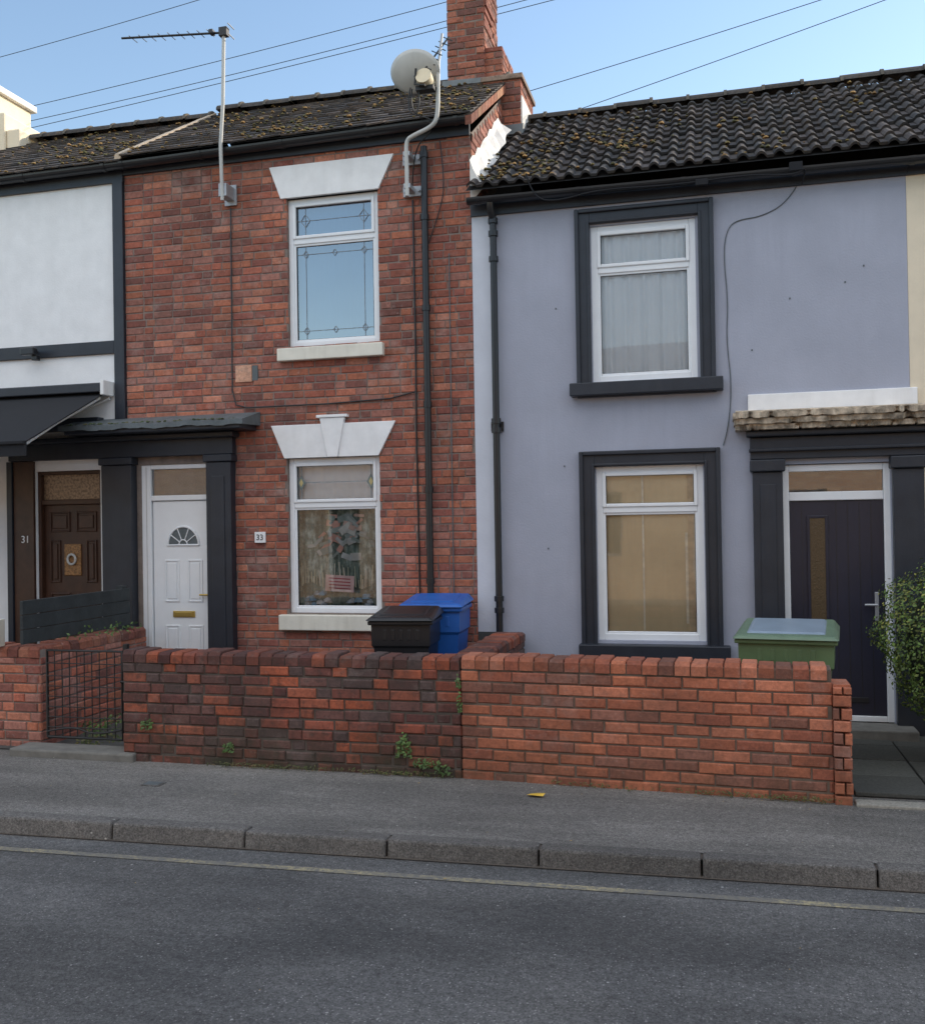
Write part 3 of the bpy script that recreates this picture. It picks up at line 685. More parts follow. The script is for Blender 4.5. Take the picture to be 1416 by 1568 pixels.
g=G();g.hexa([(.16,YF-.27,2.567),(1.62,YF-.27,2.567),(1.62,YF,2.567),(.16,YF,2.567),(.16,YF-.27,2.575),(1.62,YF-.27,2.575),(1.62,YF,2.61),(.16,YF,2.61)]);g.build('cornice_top',M['peel'],e)
D=empty('front_door');D.parent=E;yd=YF+.03
g=G();ring(g,.515,1.33,.10,2.155,yd,yd+.07,.052,wb=.045,wt=.055);g.box(.567,1.278,yd+.001,yd+.07,1.865,1.935);g.build('frame',M['white'],D,.006)
box('leaf',.569,1.276,yd+.02,yd+.06,.146,1.864,M['navy'],D,.003)
box('door_backing',.51,1.33,yd+.075,yd+.085,.06,2.16,M['dark'],D)
g=G()
for k in range(1,8):
    x=.575+.695*k/8
    if .70<x<.88: 
        g.box(x-.002,x+.002,yd+.0185,yd+.021,.16,.74);continue
    g.box(x-.002,x+.002,yd+.0185,yd+.021,.16,1.85)
g.build('grooves',M['blackgloss'],D)
g=G();ring(g,.70,.86,.76,1.745,yd+.006,yd+.022,.022);g.build('glazing_bead',M['navy'],D,.004)
m,nt,b=newmat('textured_glass');b.inputs['Base Color'].default_value=(.08,.055,.03,1);b.inputs['Roughness'].default_value=.25;bump(nt,b,noise(nt,wpos(nt),60,2),.3,.01)
box('glass',.722,.838,yd+.012,yd+.019,.782,1.723,m,D)
box('toplight',.567,1.278,yd+.03,yd+.035,1.935,2.10,M['glassL'],D);box('toplight_back',.568,1.277,yd+.06,yd+.07,1.936,2.099,M['brown'],D)
box('handle_plate',1.20,1.23,yd+.008,yd+.02,.90,1.13,M['steel'],D,.004);cyl('handle',(1.215,yd-.025,1.03),(1.12,yd-.025,1.03),.010,M['steel'],D)
box('letter_plate',.98,1.14,yd+.010,yd+.02,.25,.29,M['blackgloss'],D,.003)
box('doorstep',.40,1.45,YF-.28,YF+.03,.0,.098,M['stone'],E,.01)
ye2,ze2=8.10,4.58
pantile_roof('pantiles',-2.02,1.60,ye2,ze2,yR,5.86,E,rb)
ridge('ridge_tiles',-1.98,1.60,yR,5.90,5.90,E,rb,.35,.07)
roof_moss('roof_moss',-2.0,1.5,ye2,ze2+.03,yR,5.9,260,E,rb,1.3)
roof_moss('corner_moss',-2.0,-.6,ye2,ze2+.03,9.2,5.35,380,E,rb,1.0)
gutter('gutter',-2.03,1.602,8.16,4.515,4.49,E,.05)
box('fascia',-2.03,1.49,YF-.03,YF-.0,4.40,4.53,M['black'],E)
dpp=empty('rain_downpipe');dpp.parent=E
cyl('pipe',(-1.825,YF-.06,.75),(-1.825,YF-.06,4.38),.030,M['blackgloss'],dpp)
tube('swan_neck',[(-1.83,8.16,4.47),(-1.83,8.17,4.42),(-1.825,YF-.06,4.34)],.032,M['blackgloss'],dpp)
for i,z in enumerate((.95,1.05,2.50,2.58,3.98,4.2,4.31)): cyl('collar_%d'%i,(-1.825,YF-.06,z),(-1.825,YF-.06,z+.045),.042,M['blackgloss'],dpp)
box('fixing',-1.88,-1.77,YF-.02,YF-.001,2.52,2.60,M['blackgloss'],dpp)
tube('shoe',[(-1.825,YF-.06,.78),(-1.825,YF-.08,.70),(-1.78,YF-.16,.64)],.031,M['blackgloss'],dpp)
tube('wall_cable',[(.68,YF-.005,4.42),(.60,YF-.006,4.28),(.40,YF-.006,4.18),(.2,YF-.006,4.17),(.12,YF-.006,4.10),(.09,YF-.006,3.9),(.12,YF-.006,3.5),(.10,YF-.006,3.2),(.14,YF-.006,2.8),(.10,YF-.006,2.45),(.06,YF-.01,2.33)],.004,M['lead'],E,smooth=True)
tube('eaves_cable',[(-1.5,8.09,4.66),(-1.45,8.09,4.45),(-1.25,8.1,4.40),(-.9,8.1,4.47),(-.3,8.1,4.44),(.3,8.1,4.47),(.65,8.1,4.42),(.74,8.1,4.50),(.70,8.2,4.38)],.006,M['fabric'],E,smooth=True)
box('eaves_box',.60,.70,8.09,8.13,4.46,4.53,M['fabric'],E,.004);box('eaves_box_b',-.12,-.02,8.09,8.13,4.42,4.47,M['fabric'],E,.004)
g=G()
for (x,z) in ((1.16,3.72),(1.02,3.6),(-1.3,3.55),(-1.25,2.2),(.6,3.5),(.3,3.1),(-1.4,1.5)): g.box(x-.006,x+.006,YF-.004,YF-.001,z-.008,z+.006)
g.build('wall_fixings',M['lead'],E)
# ============================================================= houses further along the row
Q=empty('cream_house')
holed_wall('front_wall',1.482,6.5,-.05,4.43,YF+.003,.25,[(3.2,4.1,2.9,4.2),(3.2,4.1,.8,2.2),(5.0,5.8,.1,2.2)],M['cream'],Q)
shell(1.482,6.5,4.43,Q,M['cream'])
window('upper_window',3.2,4.1,2.9,4.2,YF+.05,3.8,Q,M['glassU'],M['nets']);window('lower_window',3.2,4.1,.8,2.2,YF+.05,1.8,Q,M['glassL'],M['nets'])
box('door',5.0,5.8,YF+.06,YF+.12,.1,2.2,M['brown'],Q,.01)
pantile_roof('pantiles',1.602,6.5,ye2,ze2,yR,5.86,Q,rb);ridge('ridge_tiles',1.602,6.5,yR,5.90,5.90,Q,rb,.35,.07)
gutter('gutter',1.602,6.5,8.16,4.49,4.46,Q,.05);box('fascia',1.492,6.5,YF-.03,YF-.001,4.40,4.53,M['black'],Q)
def row_house(name,x0,x1,zt,zr,mat):
    e=empty(name);hs=[]
    x=x0+1.
    while x<x1-2.5:
        hs+=[(x,x+.9,.8,2.2),(x,x+.9,2.95,4.2),(x+1.6,x+2.4,.1,2.2)];x+=3.8
    holed_wall('front_wall',x0,x1,-.05,zt,YF+.004,.25,hs,mat,e)
    shell(x0,x1,zt,e,mat)
    for i,h in enumerate(hs):
        if h[2]>.5: window('window_%d'%i,*h,YF+.05,h[3]-.4,e,M['glass'],M['nets'])
        else: box('door_%d'%i,h[0],h[1],YF+.08,YF+.12,h[2],h[3],M['navy'],e,.01)
    pantile_roof('pantiles',x0,x1,8.12,zt+.14,yR,zr,e,rb,pitch=.2,gauge=.3,nseg=4)
    gutter('gutter',x0,x1,8.17,zt+.08,zt+.08,e,.05)
row_house('terraced_house',6.505,30.,4.43,5.88,M['whiterender']);row_house('terraced_house',-34.,-12.005,5.1,6.33,M['cream'])
# ============================================================= white house (no. 31)
T=empty('white_house')
holed_wall('front_wall',-12.,-5.585,-.05,5.16,YF,.25,[(-6.50,-5.77,.05,2.30),(-9.2,-7.4,.7,2.4),(-9.0,-8.0,3.55,4.8)],M['whiterender'],T)
shell(-12.,-5.48,5.1,T,M['whiterender'])
box('vertical_band',-5.583,-5.472,YF-.03,YF+.02,2.70,5.15,M['black'],T,.004)
box('horizontal_band',-12,-5.586,YF-.025,YF+.01,3.415,3.54,M['black'],T,.004)
window('upper_window',-9.,-8.,3.55,4.8,YF+.04,4.4,T,M['glassU'],M['nets']);window('shop_window',-9.2,-7.4,.7,2.4,YF+.04,1.95,T,M['glassL'],M['nets'])
flat_roof_tiles('roof_tiles',-12,-5.405,8.13,5.20,yR,6.33,T,SL,rb);ridge('ridge_tiles',-12,-5.42,yR,6.44,6.35,T,rb);roof_moss('roof_moss',-9,-5.5,8.13,5.20,yR,6.33,700,T,rb)
gutter('gutter',-12,-5.50,8.19,5.16,5.20,T);box('fascia',-12,-5.465,YF-.031,YF-.001,5.06,5.20,M['black'],T)
box('under_band',-12,-5.72,YF-.10,YF-.001,2.68,2.80,M['black'],T,.006)
e=empty('entrance');e.parent=T
box('timber_lining',-6.735,-6.505,YF-.03,YF+.05,.05,2.40,M['brown'],e,.004)
text('number','31',-6.60,YF-.034,1.60,.10,M['whitepaint'],e)
box('left_post',-6.80,-6.74,YF-.05,YF+.02,.05,2.40,M['black'],e,.004)
D=empty('front_door');D.parent=e;yd=YF+.08
g=G();ring(g,-6.50,-5.77,.06,2.30,yd-.05,yd+.04,.035);g.box(-6.465,-5.805,yd-.04,yd+.04,1.97,2.02);g.build('frame',M['brown'],D,.005)
box('leaf',-6.464,-5.806,yd,yd+.04,.08,1.969,M['brown'],D,.004)
box('door_backing',-6.50,-5.77,yd+.045,yd+.055,.05,2.30,M['dark'],D)
g=G()
for (a,b,c,d) in ((-6.40,-6.17,1.70,1.90),(-6.10,-5.87,1.70,1.90),(-6.40,-6.28,1.2,1.62),(-5.99,-5.87,1.2,1.62),(-6.40,-6.17,.75,1.1),(-6.10,-5.87,.75,1.1),(-6.40,-6.17,.2,.65),(-6.10,-5.87,.2,.65)):
    ring(g,a,b,c,d,yd-.014,yd+.002,.018);g.box(a+.035,b-.035,yd-.012,yd+.001,c+.035,d-.035)
g.build('panels',M['brown'],D,.006)
m2=paint('carved_brass',(.34,.17,.06),.4,.8,scale=70)
box('carved_panel',-6.235,-6.045,yd-.014,yd+.0,1.27,1.58,m2,D,.008)
tube('knocker',[(-6.14+.045*math.cos(t/12*2*math.pi),yd-.03,1.43+.05*math.sin(t/12*2*math.pi)) for t in range(13)],.012,M['dishm'],D)
m3=paint('patterned_glass',(.34,.24,.16),.25,.8,scale=45)
box('toplight',-6.465,-5.805,yd+.0,yd+.01,2.02,2.265,m3,D)
e=empty('awning');e.parent=T
g=G();g.quad([(-9.5,8.29,3.05),(-5.66,8.29,3.05),(-5.66,7.12,2.48),(-9.5,7.12,2.48)]);g.quad([(-9.5,7.12,2.48),(-5.66,7.12,2.48),(-5.66,7.12,2.36),(-9.5,7.12,2.36)])
o=g.build('canopy_fabric',M['fabric'],e);s_=o.modifiers.new('s','SOLIDIFY');s_.thickness=.01
box('cassette',-9.5,-5.64,8.14,8.29,3.03,3.12,M['black'],e,.01);box('cassette_end',-5.638,-5.60,8.12,8.295,3.0,3.14,M['whitepaint'],e,.006)
tube('arm',[(-5.70,8.2,2.98),(-5.80,7.7,2.70),(-5.72,7.16,2.46)],.016,M['whitepaint'],e)
box('front_rail',-9.5,-5.67,7.09,7.13,2.46,2.49,M['fabric'],e,.006)
tube('sloping_trim',[(-5.63,8.26,2.98),(-6.2,8.26,2.80)],.012,M['whitepaint'],e)
e=empty('security_light');e.parent=T
box('lamp',-6.53,-6.38,8.13,8.20,3.43,3.50,M['blackgloss'],e,.008);cyl('arm',(-6.45,8.2,3.47),(-6.45,8.29,3.48),.015,M['blackgloss'],e);box('sensor',-6.44,-6.38,8.18,8.24,3.38,3.43,M['blackgloss'],e,.006)
K=empty('rendered_chimney')
box('stack',-8.75,-8.22,9.7,10.5,5.9,6.95,M['cream'],K,.02);box('step',-8.22,-7.98,9.72,10.4,5.9,6.62,M['cream'],K,.02);box('toe',-7.98,-7.80,9.75,10.3,5.9,6.42,M['cream'],K,.02)
box('cap',-8.80,-8.17,9.65,10.55,6.95,7.03,M['fillet'],K,.01)
# ============================================================= garden walls
def gwall(name,P0,P1,ztop,pal,mat,mort,seed,th=.22,bh=.066,bl=.215,z0=-.02,jit=.004,flem=False,vr=(.82,1.16),copk=1.):
    e=empty(name);rg=random.Random(seed)
    P0=Vector((*P0,0));P1=Vector((*P1,0));S_=(P1-P0);Ln=S_.length;S_/=Ln;Nn=Vector((S_.y,-S_.x,0))
    zc=ztop-.085
    def fr(s,n,z): q=P0+S_*s+Nn*n;return (q.x,q.y,z)
    g=G();a=.004;g.hexa([fr(a,-.0,z0),fr(Ln-a,-.0,z0),fr(Ln-a,-th,z0),fr(a,-th,z0),fr(a,0,zc),fr(Ln-a,0,zc),fr(Ln-a,-th,zc),fr(a,-th,zc)]);g.build('mortar_core',mort,e)
    g=G();bricks(g,P0,S_,Nn,0,Ln,z0,zc-.006,pal,rg,bl=bl,bh=bh,m=.0095,depth=.03,out=.010,ch=.006,jit=jit,flem=flem,vr=vr)
    bricks(g,P0+S_*Ln,-Nn,S_,0,th,z0,zc-.006,pal,rg,bl=bl,bh=bh,m=.0095,depth=.03,out=.006,ch=.005)
    bricks(g,P0-Nn*th,-S_,-Nn,-Ln,0,z0,zc-.006,pal,rg,bl=bl,bh=bh,m=.0095,depth=.03,out=.008,ch=.005)
    g.build('courses',mat,e)
    g=G();s=0
    while s<Ln-.03:
        w=min(.102,Ln-s);c=rg.choice(pal);k=rg.uniform(.75,1.15)*copk;col=tuple(v*k for v in c)
        jz=rg.uniform(-.009,.009);jn=rg.uniform(-.008,.008);b_=.012
        a0,a1=s+.0015,s+w-.0065
        o=.012+jn
        n0=len(g.v)
        prof=[(o,zc),(o,zc+.06),(o-.02,zc+.083+jz),(-th-o+.02,zc+.083+jz),(-th-o,zc+.06),(-th-o,zc)]
        for ss,ins in ((a0,0),(a0+b_*.4,1),(a1-b_*.4,1),(a1,0)):
            for (nn,zz) in prof:
                z2=zz if ins or zz<zc+.05 else zz-.007
                g.v.append(fr(ss,nn,z2))
        for r_ in range(3):
            for k2 in range(5): g.f.append((n0+r_*6+k2,n0+(r_+1)*6+k2,n0+(r_+1)*6+k2+1,n0+r_*6+k2+1));g.c.append(col)
        g.f.append(tuple(n0+k2 for k2 in range(6)));g.c.append(col);g.f.append(tuple(n0+18+k2 for k2 in range(5,-1,-1)));g.c.append(col)
        s+=w
    g.build('coping',mat,e)
    g=G();g.hexa([fr(.003,.002,zc-.004),fr(Ln-.003,.002,zc-.004),fr(Ln-.003,-th,zc-.004),fr(.003,-th,zc-.004),fr(.003,.002,zc+.060),fr(Ln-.003,.002,zc+.060),fr(Ln-.003,-th,zc+.060),fr(.003,-th,zc+.060)]);g.build('coping_mortar',mort,e)
    return e
gwall('brick_garden_wall',(-4.33,6.48),(-1.715,6.47),.815,PALL,M['brickl'],M['mortard'],11,jit=.006,flem=True,vr=(.72,1.12),copk=.75)
gwall('brick_garden_wall',(-1.705,6.47),(.66,6.345),.825,PALR,M['brickr'],M['mortarr'],12,vr=(.84,1.1),copk=.85)
e=empty('brick_wall_end_pier')
g=G();rg=random.Random(2);box('core',.672,.752,6.37,6.55,-.02,.71,M['mortarr'],e)
bricks(g,(0,6.37,0),(1,-.05,0),(0,-1,0),.662,.765,-.02,.70,PALR,rg,bl=.1,bh=.066,m=.0095,out=.03,depth=.05);bricks(g,(.752,0,0),(0,1,0),(1,0,0),6.33,6.55,-.02,.70,PALR,rg,bl=.215,bh=.066,m=.0095,out=.012,depth=.03)
g.box(.665,.765,6.34,6.56,.70,.715,PALR[0]);g.build('bricks',M['brickr'],e)
gwall('boundary_wall',(-1.62,6.70),(-1.62,8.25),.80,PALL,M['brickl'],M['mortard'],13)
gwall('side_wall',(-5.22,6.76),(-5.22,8.18),.80,PAL,M['brick'],M['mortar'],14,copk=.7)
gwall('front_wall_neighbour',(-9.5,6.72),(-5.22,6.70),.80,PAL,M['brick'],M['mortar'],15,flem=True,copk=.8)
e=empty('timber_fence')
for i in range(3): box('board_%d'%i,-5.29,-5.262,6.55,8.0,.835+.115*i,.945+.115*i,M['timber'],e,.004)
box('post',-5.36,-5.292,7.92,8.0,.0,1.2,M['timber'],e,.004);box('front_post',-5.63,-5.55,6.62,6.70,.80,1.02,M['sill'],e,.006)
e=empty('iron_gate');yg=6.66
tube('frame',[(-5.13,yg,.10),(-5.13,yg,.78),(-4.46,yg,.78),(-4.46,yg,.10),(-5.13,yg,.10)],.012,M['iron'],e)
for i in range(1,10): cyl('bar_%d'%i,(-5.13+.067*i,yg,.10),(-5.13+.067*i,yg,.78),.0045,M['iron'],e)
for i,z in enumerate((.18,.26,.34,.42,.50,.58,.68)): cyl('rail_%d'%i,(-5.13,yg-.006,z),(-4.46,yg-.006,z),.004,M['iron'],e)
tube('scroll',[(-5.13,yg-.01,.14),(-4.9,yg-.01,.20),(-4.7,yg-.01,.12),(-4.46,yg-.01,.18)],.007,M['iron'],e,smooth=True)
box('gate_post',-4.44,-4.405,yg-.02,yg+.02,.0,.84,M['iron'],e,.004)
cyl('latch',(-4.46,yg-.02,.55),(-4.40,yg-.02,.55),.009,M['iron'],e)
box('gate_step',-5.30,-4.22,6.42,6.66,-.02,.055,M['stone'],None,.015)
# ============================================================= ground
def sheet(name,pts,z,mat):
    g=G();g.quad([(x,y,z) for x,y in pts]);return g.build(name,mat)
sheet('ground',[(-200,-200),(200,-200),(200,200),(-200,200)],-.112,M['ground'])
kl=lambda x:5.04+(x+4.22)*.0283
sheet('road',[(-60,-3.3),(60,-3.3),(60,kl(60)),(-60,kl(-60))],-.10,M['road'])
sheet('pavement',[(-60,kl(-60)+.11),(60,kl(60)+.11),(60,8.5),(-60,8.5)],-.006,M['pave'])
sheet('front_garden',[(-12,6.60),(7,6.60),(7,8.4),(-12,8.4)],.004,M['paving'])
e=empty('paving_slabs');g=G();rs=random.Random(8)
for i in range(4):
    for j in range(3):
        x=.80+.46*j;y=6.50+.45*i;w=rs.uniform(.7,1.3);g.box(x,x+.445,y,y+.435,0,.022+rs.uniform(0,.006),(.07*w,.072*w,.066*w))
g.build('slabs',M['moss'],e,.006)
g=G();g.box(.78,2.4,6.28,6.40,-.03,.012,(.26,.25,.22));g.build('edging',M['moss'],e,.008)
e=empty('kerb');g=G();x=-12.75+.0
while x<12:
    a,b=x+.003,x+.836;j=R.uniform(-.003,.003);jy=R.uniform(-.005,.005)
    g.hexa([(a,kl(a)+jy,-.13),(b,kl(b)+jy,-.13),(b,kl(b)+.125,-.13),(a,kl(a)+.125,-.13),(a,kl(a)+.012+jy,.002+j),(b,kl(b)+.012+jy,.002+j),(b,kl(b)+.125,.002+j),(a,kl(a)+.125,.002+j)])
    x+=.843
g.build('kerb_stones',M['kerb'],e,.014)
sheet('kerb_joint_bed',[(-13,kl(-13)+.03),(13,kl(13)+.03),(13,kl(13)+.12),(-13,kl(-13)+.12)],-.012,M['mortard']).parent=e
sheet('kerb_joint_face',[(-13,kl(-13)-.012),(13,kl(13)-.012),(13,kl(13)+.03),(-13,kl(-13)+.03)],-.094,M['mortard']).parent=e
m,nt,b=newmat('worn_yellow_paint');p=wpos(nt)
k=ramp(nt,noise(nt,p,40,6,.85),[(.42,0.),(.60,1.)]);k2=ramp(nt,noise(nt,p,2.4,4,.6),[(.38,.12),(.62,.75)])
c=mixrgb(nt,'MIX',mixrgb(nt,'MULTIPLY',1.,k,k2),(.125,.124,.122),(.50,.42,.22));nt.links.new(c,b.inputs['Base Color']);b.inputs['Roughness'].default_value=.85
sheet('yellow_line',[(-40,kl(-40)-.27),(40,kl(40)-.27),(40,kl(40)-.215),(-40,kl(-40)-.215)],-.096,m)
e=empty('stopcock_cover');g=G();g.box(-3.80,-3.66,5.86,5.96,-.006,.001);g.build('frame',M['kerb'],e,.002);g=G();g.box(-3.785,-3.675,5.875,5.945,.0,.004);g.build('lid',M['lead'],e,.002)
g=G();g.quad([(-1.20,6.12,.004),(-1.15,6.09,.012),(-1.09,6.10,.006),(-1.08,6.13,.018),(-1.13,6.155,.01),(-1.18,6.15,.004)],(.70,.45,.06));g.build('fallen_leaf',M['leaf'])
g=G()
for _ in range(60):
    x,y=R.uniform(-5,1),R.choice([R.uniform(5.2,6.3),R.uniform(6.1,6.4),R.uniform(6.25,6.42),R.uniform(3.2,4.9)]);z=.0 if y>5.1 else -.096;s=R.uniform(.005,.012);a=R.random()*6
    g.quad([(x+s*math.cos(a),y+s*math.sin(a),z+.003),(x-s*.5*math.sin(a),y+s*.5*math.cos(a),z+.006),(x-s*math.cos(a),y-s*math.sin(a),z+.003),(x+s*.5*math.sin(a),y-s*.5*math.cos(a),z+.004)],R.choice([(.45,.3,.08),(.5,.48,.42),(.3,.2,.08),(.12,.09,.05)]))
g.build('litter_leaves',M['leaf'])
# ============================================================= plants
def leaf_quad(g,p,n,s,rng,col):
    n=Vector(n).normalized();t=n.orthogonal().normalized();t.rotate(Matrix.Rotation(rng.random()*6.3,3,n));b_=n.cross(t)
    p=Vector(p);g.quad([tuple(p-t*s),tuple(p+b_*s*.55),tuple(p+t*s),tuple(p-b_*s*.55)],col)
def weed(name,c,r,h,n,rng,cols=((.06,.12,.025),(.10,.17,.04),(.045,.09,.02)),s=.016,flat=None):
    g=G()
    for _ in range(n):
        a=rng.random()*6.3;rr=r*math.sqrt(rng.random());q=(c[0]+math.cos(a)*rr,c[1]+(flat if flat is not None else 1)*math.sin(a)*rr,c[2]+h*rng.random()*(1-.5*rr/r))
        leaf_quad(g,q,(rng.uniform(-1,1),-1+rng.uniform(-.6,.6),rng.uniform(0,1.4)),s*rng.uniform(.6,1.3),rng,rng.choice(cols))
    return g.build(name,M['leaf'])
rw=random.Random(21)
for (x,y,z,r,h,n) in ((-4.12,6.45,.24,.05,.10,60),(-3.45,6.45,.10,.05,.09,50),(-2.12,6.445,.12,.055,.20,120),(-1.95,6.44,.06,.10,.09,80),(-1.84,6.43,.02,.06,.10,50),(-1.71,6.42,.45,.02,.2,30),(-1.72,6.42,.62,.02,.1,20)):
    weed('weed_plant',(x,y,z),r,h,n,rw,s=.013,flat=.3)
g=G()
for _ in range(2200):
    x=rw.uniform(-4.3,.7);yb=6.455 if x<-1.7 else 6.455-(x+1.7)*.053
    k=math.sin(x*5.3)+math.sin(x*2.1+1)+rw.uniform(-1,1)
    if k<.2: continue
    leaf_quad(g,(x,yb-rw.random()*.045,rw.random()*.03),(0,-.5,1),rw.uniform(.004,.011),rw,rw.choice([(.06,.09,.02),(.10,.10,.03),(.05,.06,.02),(.14,.10,.05)]))
g.build('moss_verge',M['leaf'])
weed('weed_plant',(-4.95,7.3,.03),.30,.14,260,rw);weed('weed_plant',(-4.6,7.5,.03),.25,.10,160,rw);weed('ivy_plant',(-5.2,7.5,.82),.25,.10,120,rw,flat=2)
weed('weed_plant',(-4.9,7.0,.0),.2,.05,120,rw,cols=((.16,.15,.06),(.08,.11,.03)))
e=empty('privet_hedge');rh=random.Random(33);g=G()
cxh,cyh,czh=1.83,7.25,.84;ax_,ay_,az_=.75,.55,.57
for _ in range(19000):
    th=rh.random()*2*math.pi;ph=math.acos(rh.uniform(-1,1))
    d=Vector((math.sin(ph)*math.cos(th),math.sin(ph)*math.sin(th),math.cos(ph)))
    if d.x>.7 and rh.random()<.6: continue
    sup=(abs(d.x)**3.2+abs(d.y)**3.2+abs(d.z)**3.2)**(-1/3.2)
    rr=sup*(1+.05*math.sin(d.x*13+d.z*9)+.04*math.sin(d.y*17+d.z*21))*(1-.28*rh.random()**2)+rh.uniform(-.01,.03)
    taper=1-.22*max(0,-d.z)
    p=(cxh+ax_*rr*d.x*taper,cyh+ay_*rr*d.y*taper,czh+az_*rr*d.z)
    w=rh.uniform(.6,1.5);c=rh.choice([(.07,.12,.02),(.09,.15,.025),(.13,.16,.03),(.045,.08,.015),(.20,.20,.04) if d.z>.2 else (.08,.11,.02)])  # yellower leaves toward the top, sunlit tone put into their colour
    leaf_quad(g,p,d+Vector((rh.uniform(-.8,.8),rh.uniform(-.8,.8),rh.uniform(-.4,.9))),rh.uniform(.009,.017),rh,tuple(v*w for v in c))
g.build('foliage',M['leaf'],e)
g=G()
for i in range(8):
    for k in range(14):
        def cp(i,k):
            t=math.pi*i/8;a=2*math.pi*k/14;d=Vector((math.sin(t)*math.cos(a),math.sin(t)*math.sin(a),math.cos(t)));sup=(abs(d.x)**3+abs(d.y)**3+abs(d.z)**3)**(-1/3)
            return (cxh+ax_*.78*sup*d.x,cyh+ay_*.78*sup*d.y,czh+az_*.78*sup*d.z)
        g.quad([cp(i,k),cp(i+1,k),cp(i+1,k+1),cp(i,k+1)],(.012,.018,.006))  # solid near-black core, the hedge's inner shade put into its colour
g.build('inner_dark_core',M['leaf'],e)
for i in range(6): tube('stem_%d'%i,[(1.5+.13*i,7.2+.05*(i%2),0),(1.48+.14*i,7.22,.5)],.015,M['brown'],e)
# ============================================================= wheelie bins
def bin_(name,x,y,rot,body,lid,lidtop=None,h=1.0,w=.48,d=.50,openl=0):
    e=empty(name,(x,y,.02));e.rotation_euler=(0,0,rot)
    g=G();wb,db=w*.80,d*.74
    zs=[(.06,wb/2,db/2),(.72*h,w*.47,d*.47),(.74*h,w*.5,d*.5),(.90*h,w*.505,d*.505)]
    for i in range(3):
        z0,a0,b0=zs[i];z1,a1,b1=zs[i+1]
        A=[(-a0,-b0,z0),(a0,-b0,z0),(a0,b0,z0),(-a0,b0,z0)];B=[(-a1,-b1,z1),(a1,-b1,z1),(a1,b1,z1),(-a1,b1,z1)]
        for k in range(4): g.quad([A[k],A[(k+1)%4],B[(k+1)%4],B[k]])
    g.quad([(-wb/2,-db/2,.06),(-wb/2,db/2,.06),(wb/2,db/2,.06),(wb/2,-db/2,.06)])
    g.build('body',body,e,.012)
    g=G();W,Dp=w/2+.025,d/2+.03
    g.box(-W,W,-Dp,Dp-.04,.895*h,.925*h);g.build('rim',body,e,.008)
    g=G();z0=.928*h;z1=.955*h
    g.hexa([(-W-.015,-Dp-.03,z0),(W+.015,-Dp-.03,z0),(W+.015,Dp,z0+.02),(-W-.015,Dp,z0+.02),(-W+.02,-Dp+.0,z1),(W-.02,-Dp+.0,z1),(W-.03,Dp-.03,z1+.05),(-W+.03,Dp-.03,z1+.05)]);g.build('lid',lid,e,.012)
    g=G();g.hexa([(-W+.07,-Dp+.06,z1+.004),(W-.07,-Dp+.06,z1+.004),(W-.07,Dp-.08,z1+.044),(-W+.07,Dp-.08,z1+.044),(-W+.09,-Dp+.09,z1+.018),(W-.09,-Dp+.09,z1+.018),(W-.09,Dp-.11,z1+.058),(-W+.09,Dp-.11,z1+.058)]);g.build('lid_panel',lidtop or lid,e,.01)
    tube('handle',[(-W+.03,Dp-.02,.93*h),(-W+.03,Dp+.05,.95*h),(W-.03,Dp+.05,.95*h),(W-.03,Dp-.02,.93*h)],.014,lid,e)
    for s in (-1,1): cyl('wheel_%d'%(s+1),(s*(w*.42),d*.36,.09),(s*(w*.48),d*.36,.09),.09,M['blackgloss'],e)
    g=G()
    for k in range(5): g.box(-w*.3+k*w*.14,-w*.3+k*w*.14+.03,-d*.5-.004,-d*.46,.78*h,.86*h)
    g.build('ribs',body,e,.004)
    return e
bin_('wheelie_bin',-2.40,7.42,.10,M['blackgloss'],M['blackgloss'],M['blackgloss'],h=1.04,w=.46,d=.44)
bin_('wheelie_bin',-2.31,7.98,.06,M['blue'],M['blue'],M['blue'],h=1.10,w=.48,d=.46)
bin_('wheelie_bin',.46,7.12,-.12,M['green'],M['lidg'],M['bluelid'],h=.98,w=.60,d=.62)
# ============================================================= overhead wires
W_=empty('overhead_wires')
def wire(i,a,b,sag=.1,y=11.9):
    pts=[]
    a=Vector((a[0],y,a[1]));b=Vector((b[0],y,b[1]));d=b-a;a2=a-d*.6;b2=b+d*.6
    for k in range(25):
        t=k/24;q=a2.lerp(b2,t);q.z-=sag*(1-(2*t-1)**2)-sag*.9;pts.append(tuple(q))
    tube('wire_%d'%i,pts,.0044,M['iron'],W_)
wire(0,(-9.83,8.50),(-6.65,8.85),.05);wire(1,(-9.84,7.68),(-3.13,8.30),.15);wire(2,(-9.51,7.50),(-3.13,8.06),.15);wire(3,(-9.51,7.40),(-1.81,8.12),.12)
wire(4,(-2.15,7.04),(1.25,7.66),.05);wire(5,(-1.8,6.68),(1.95,7.56),.05)
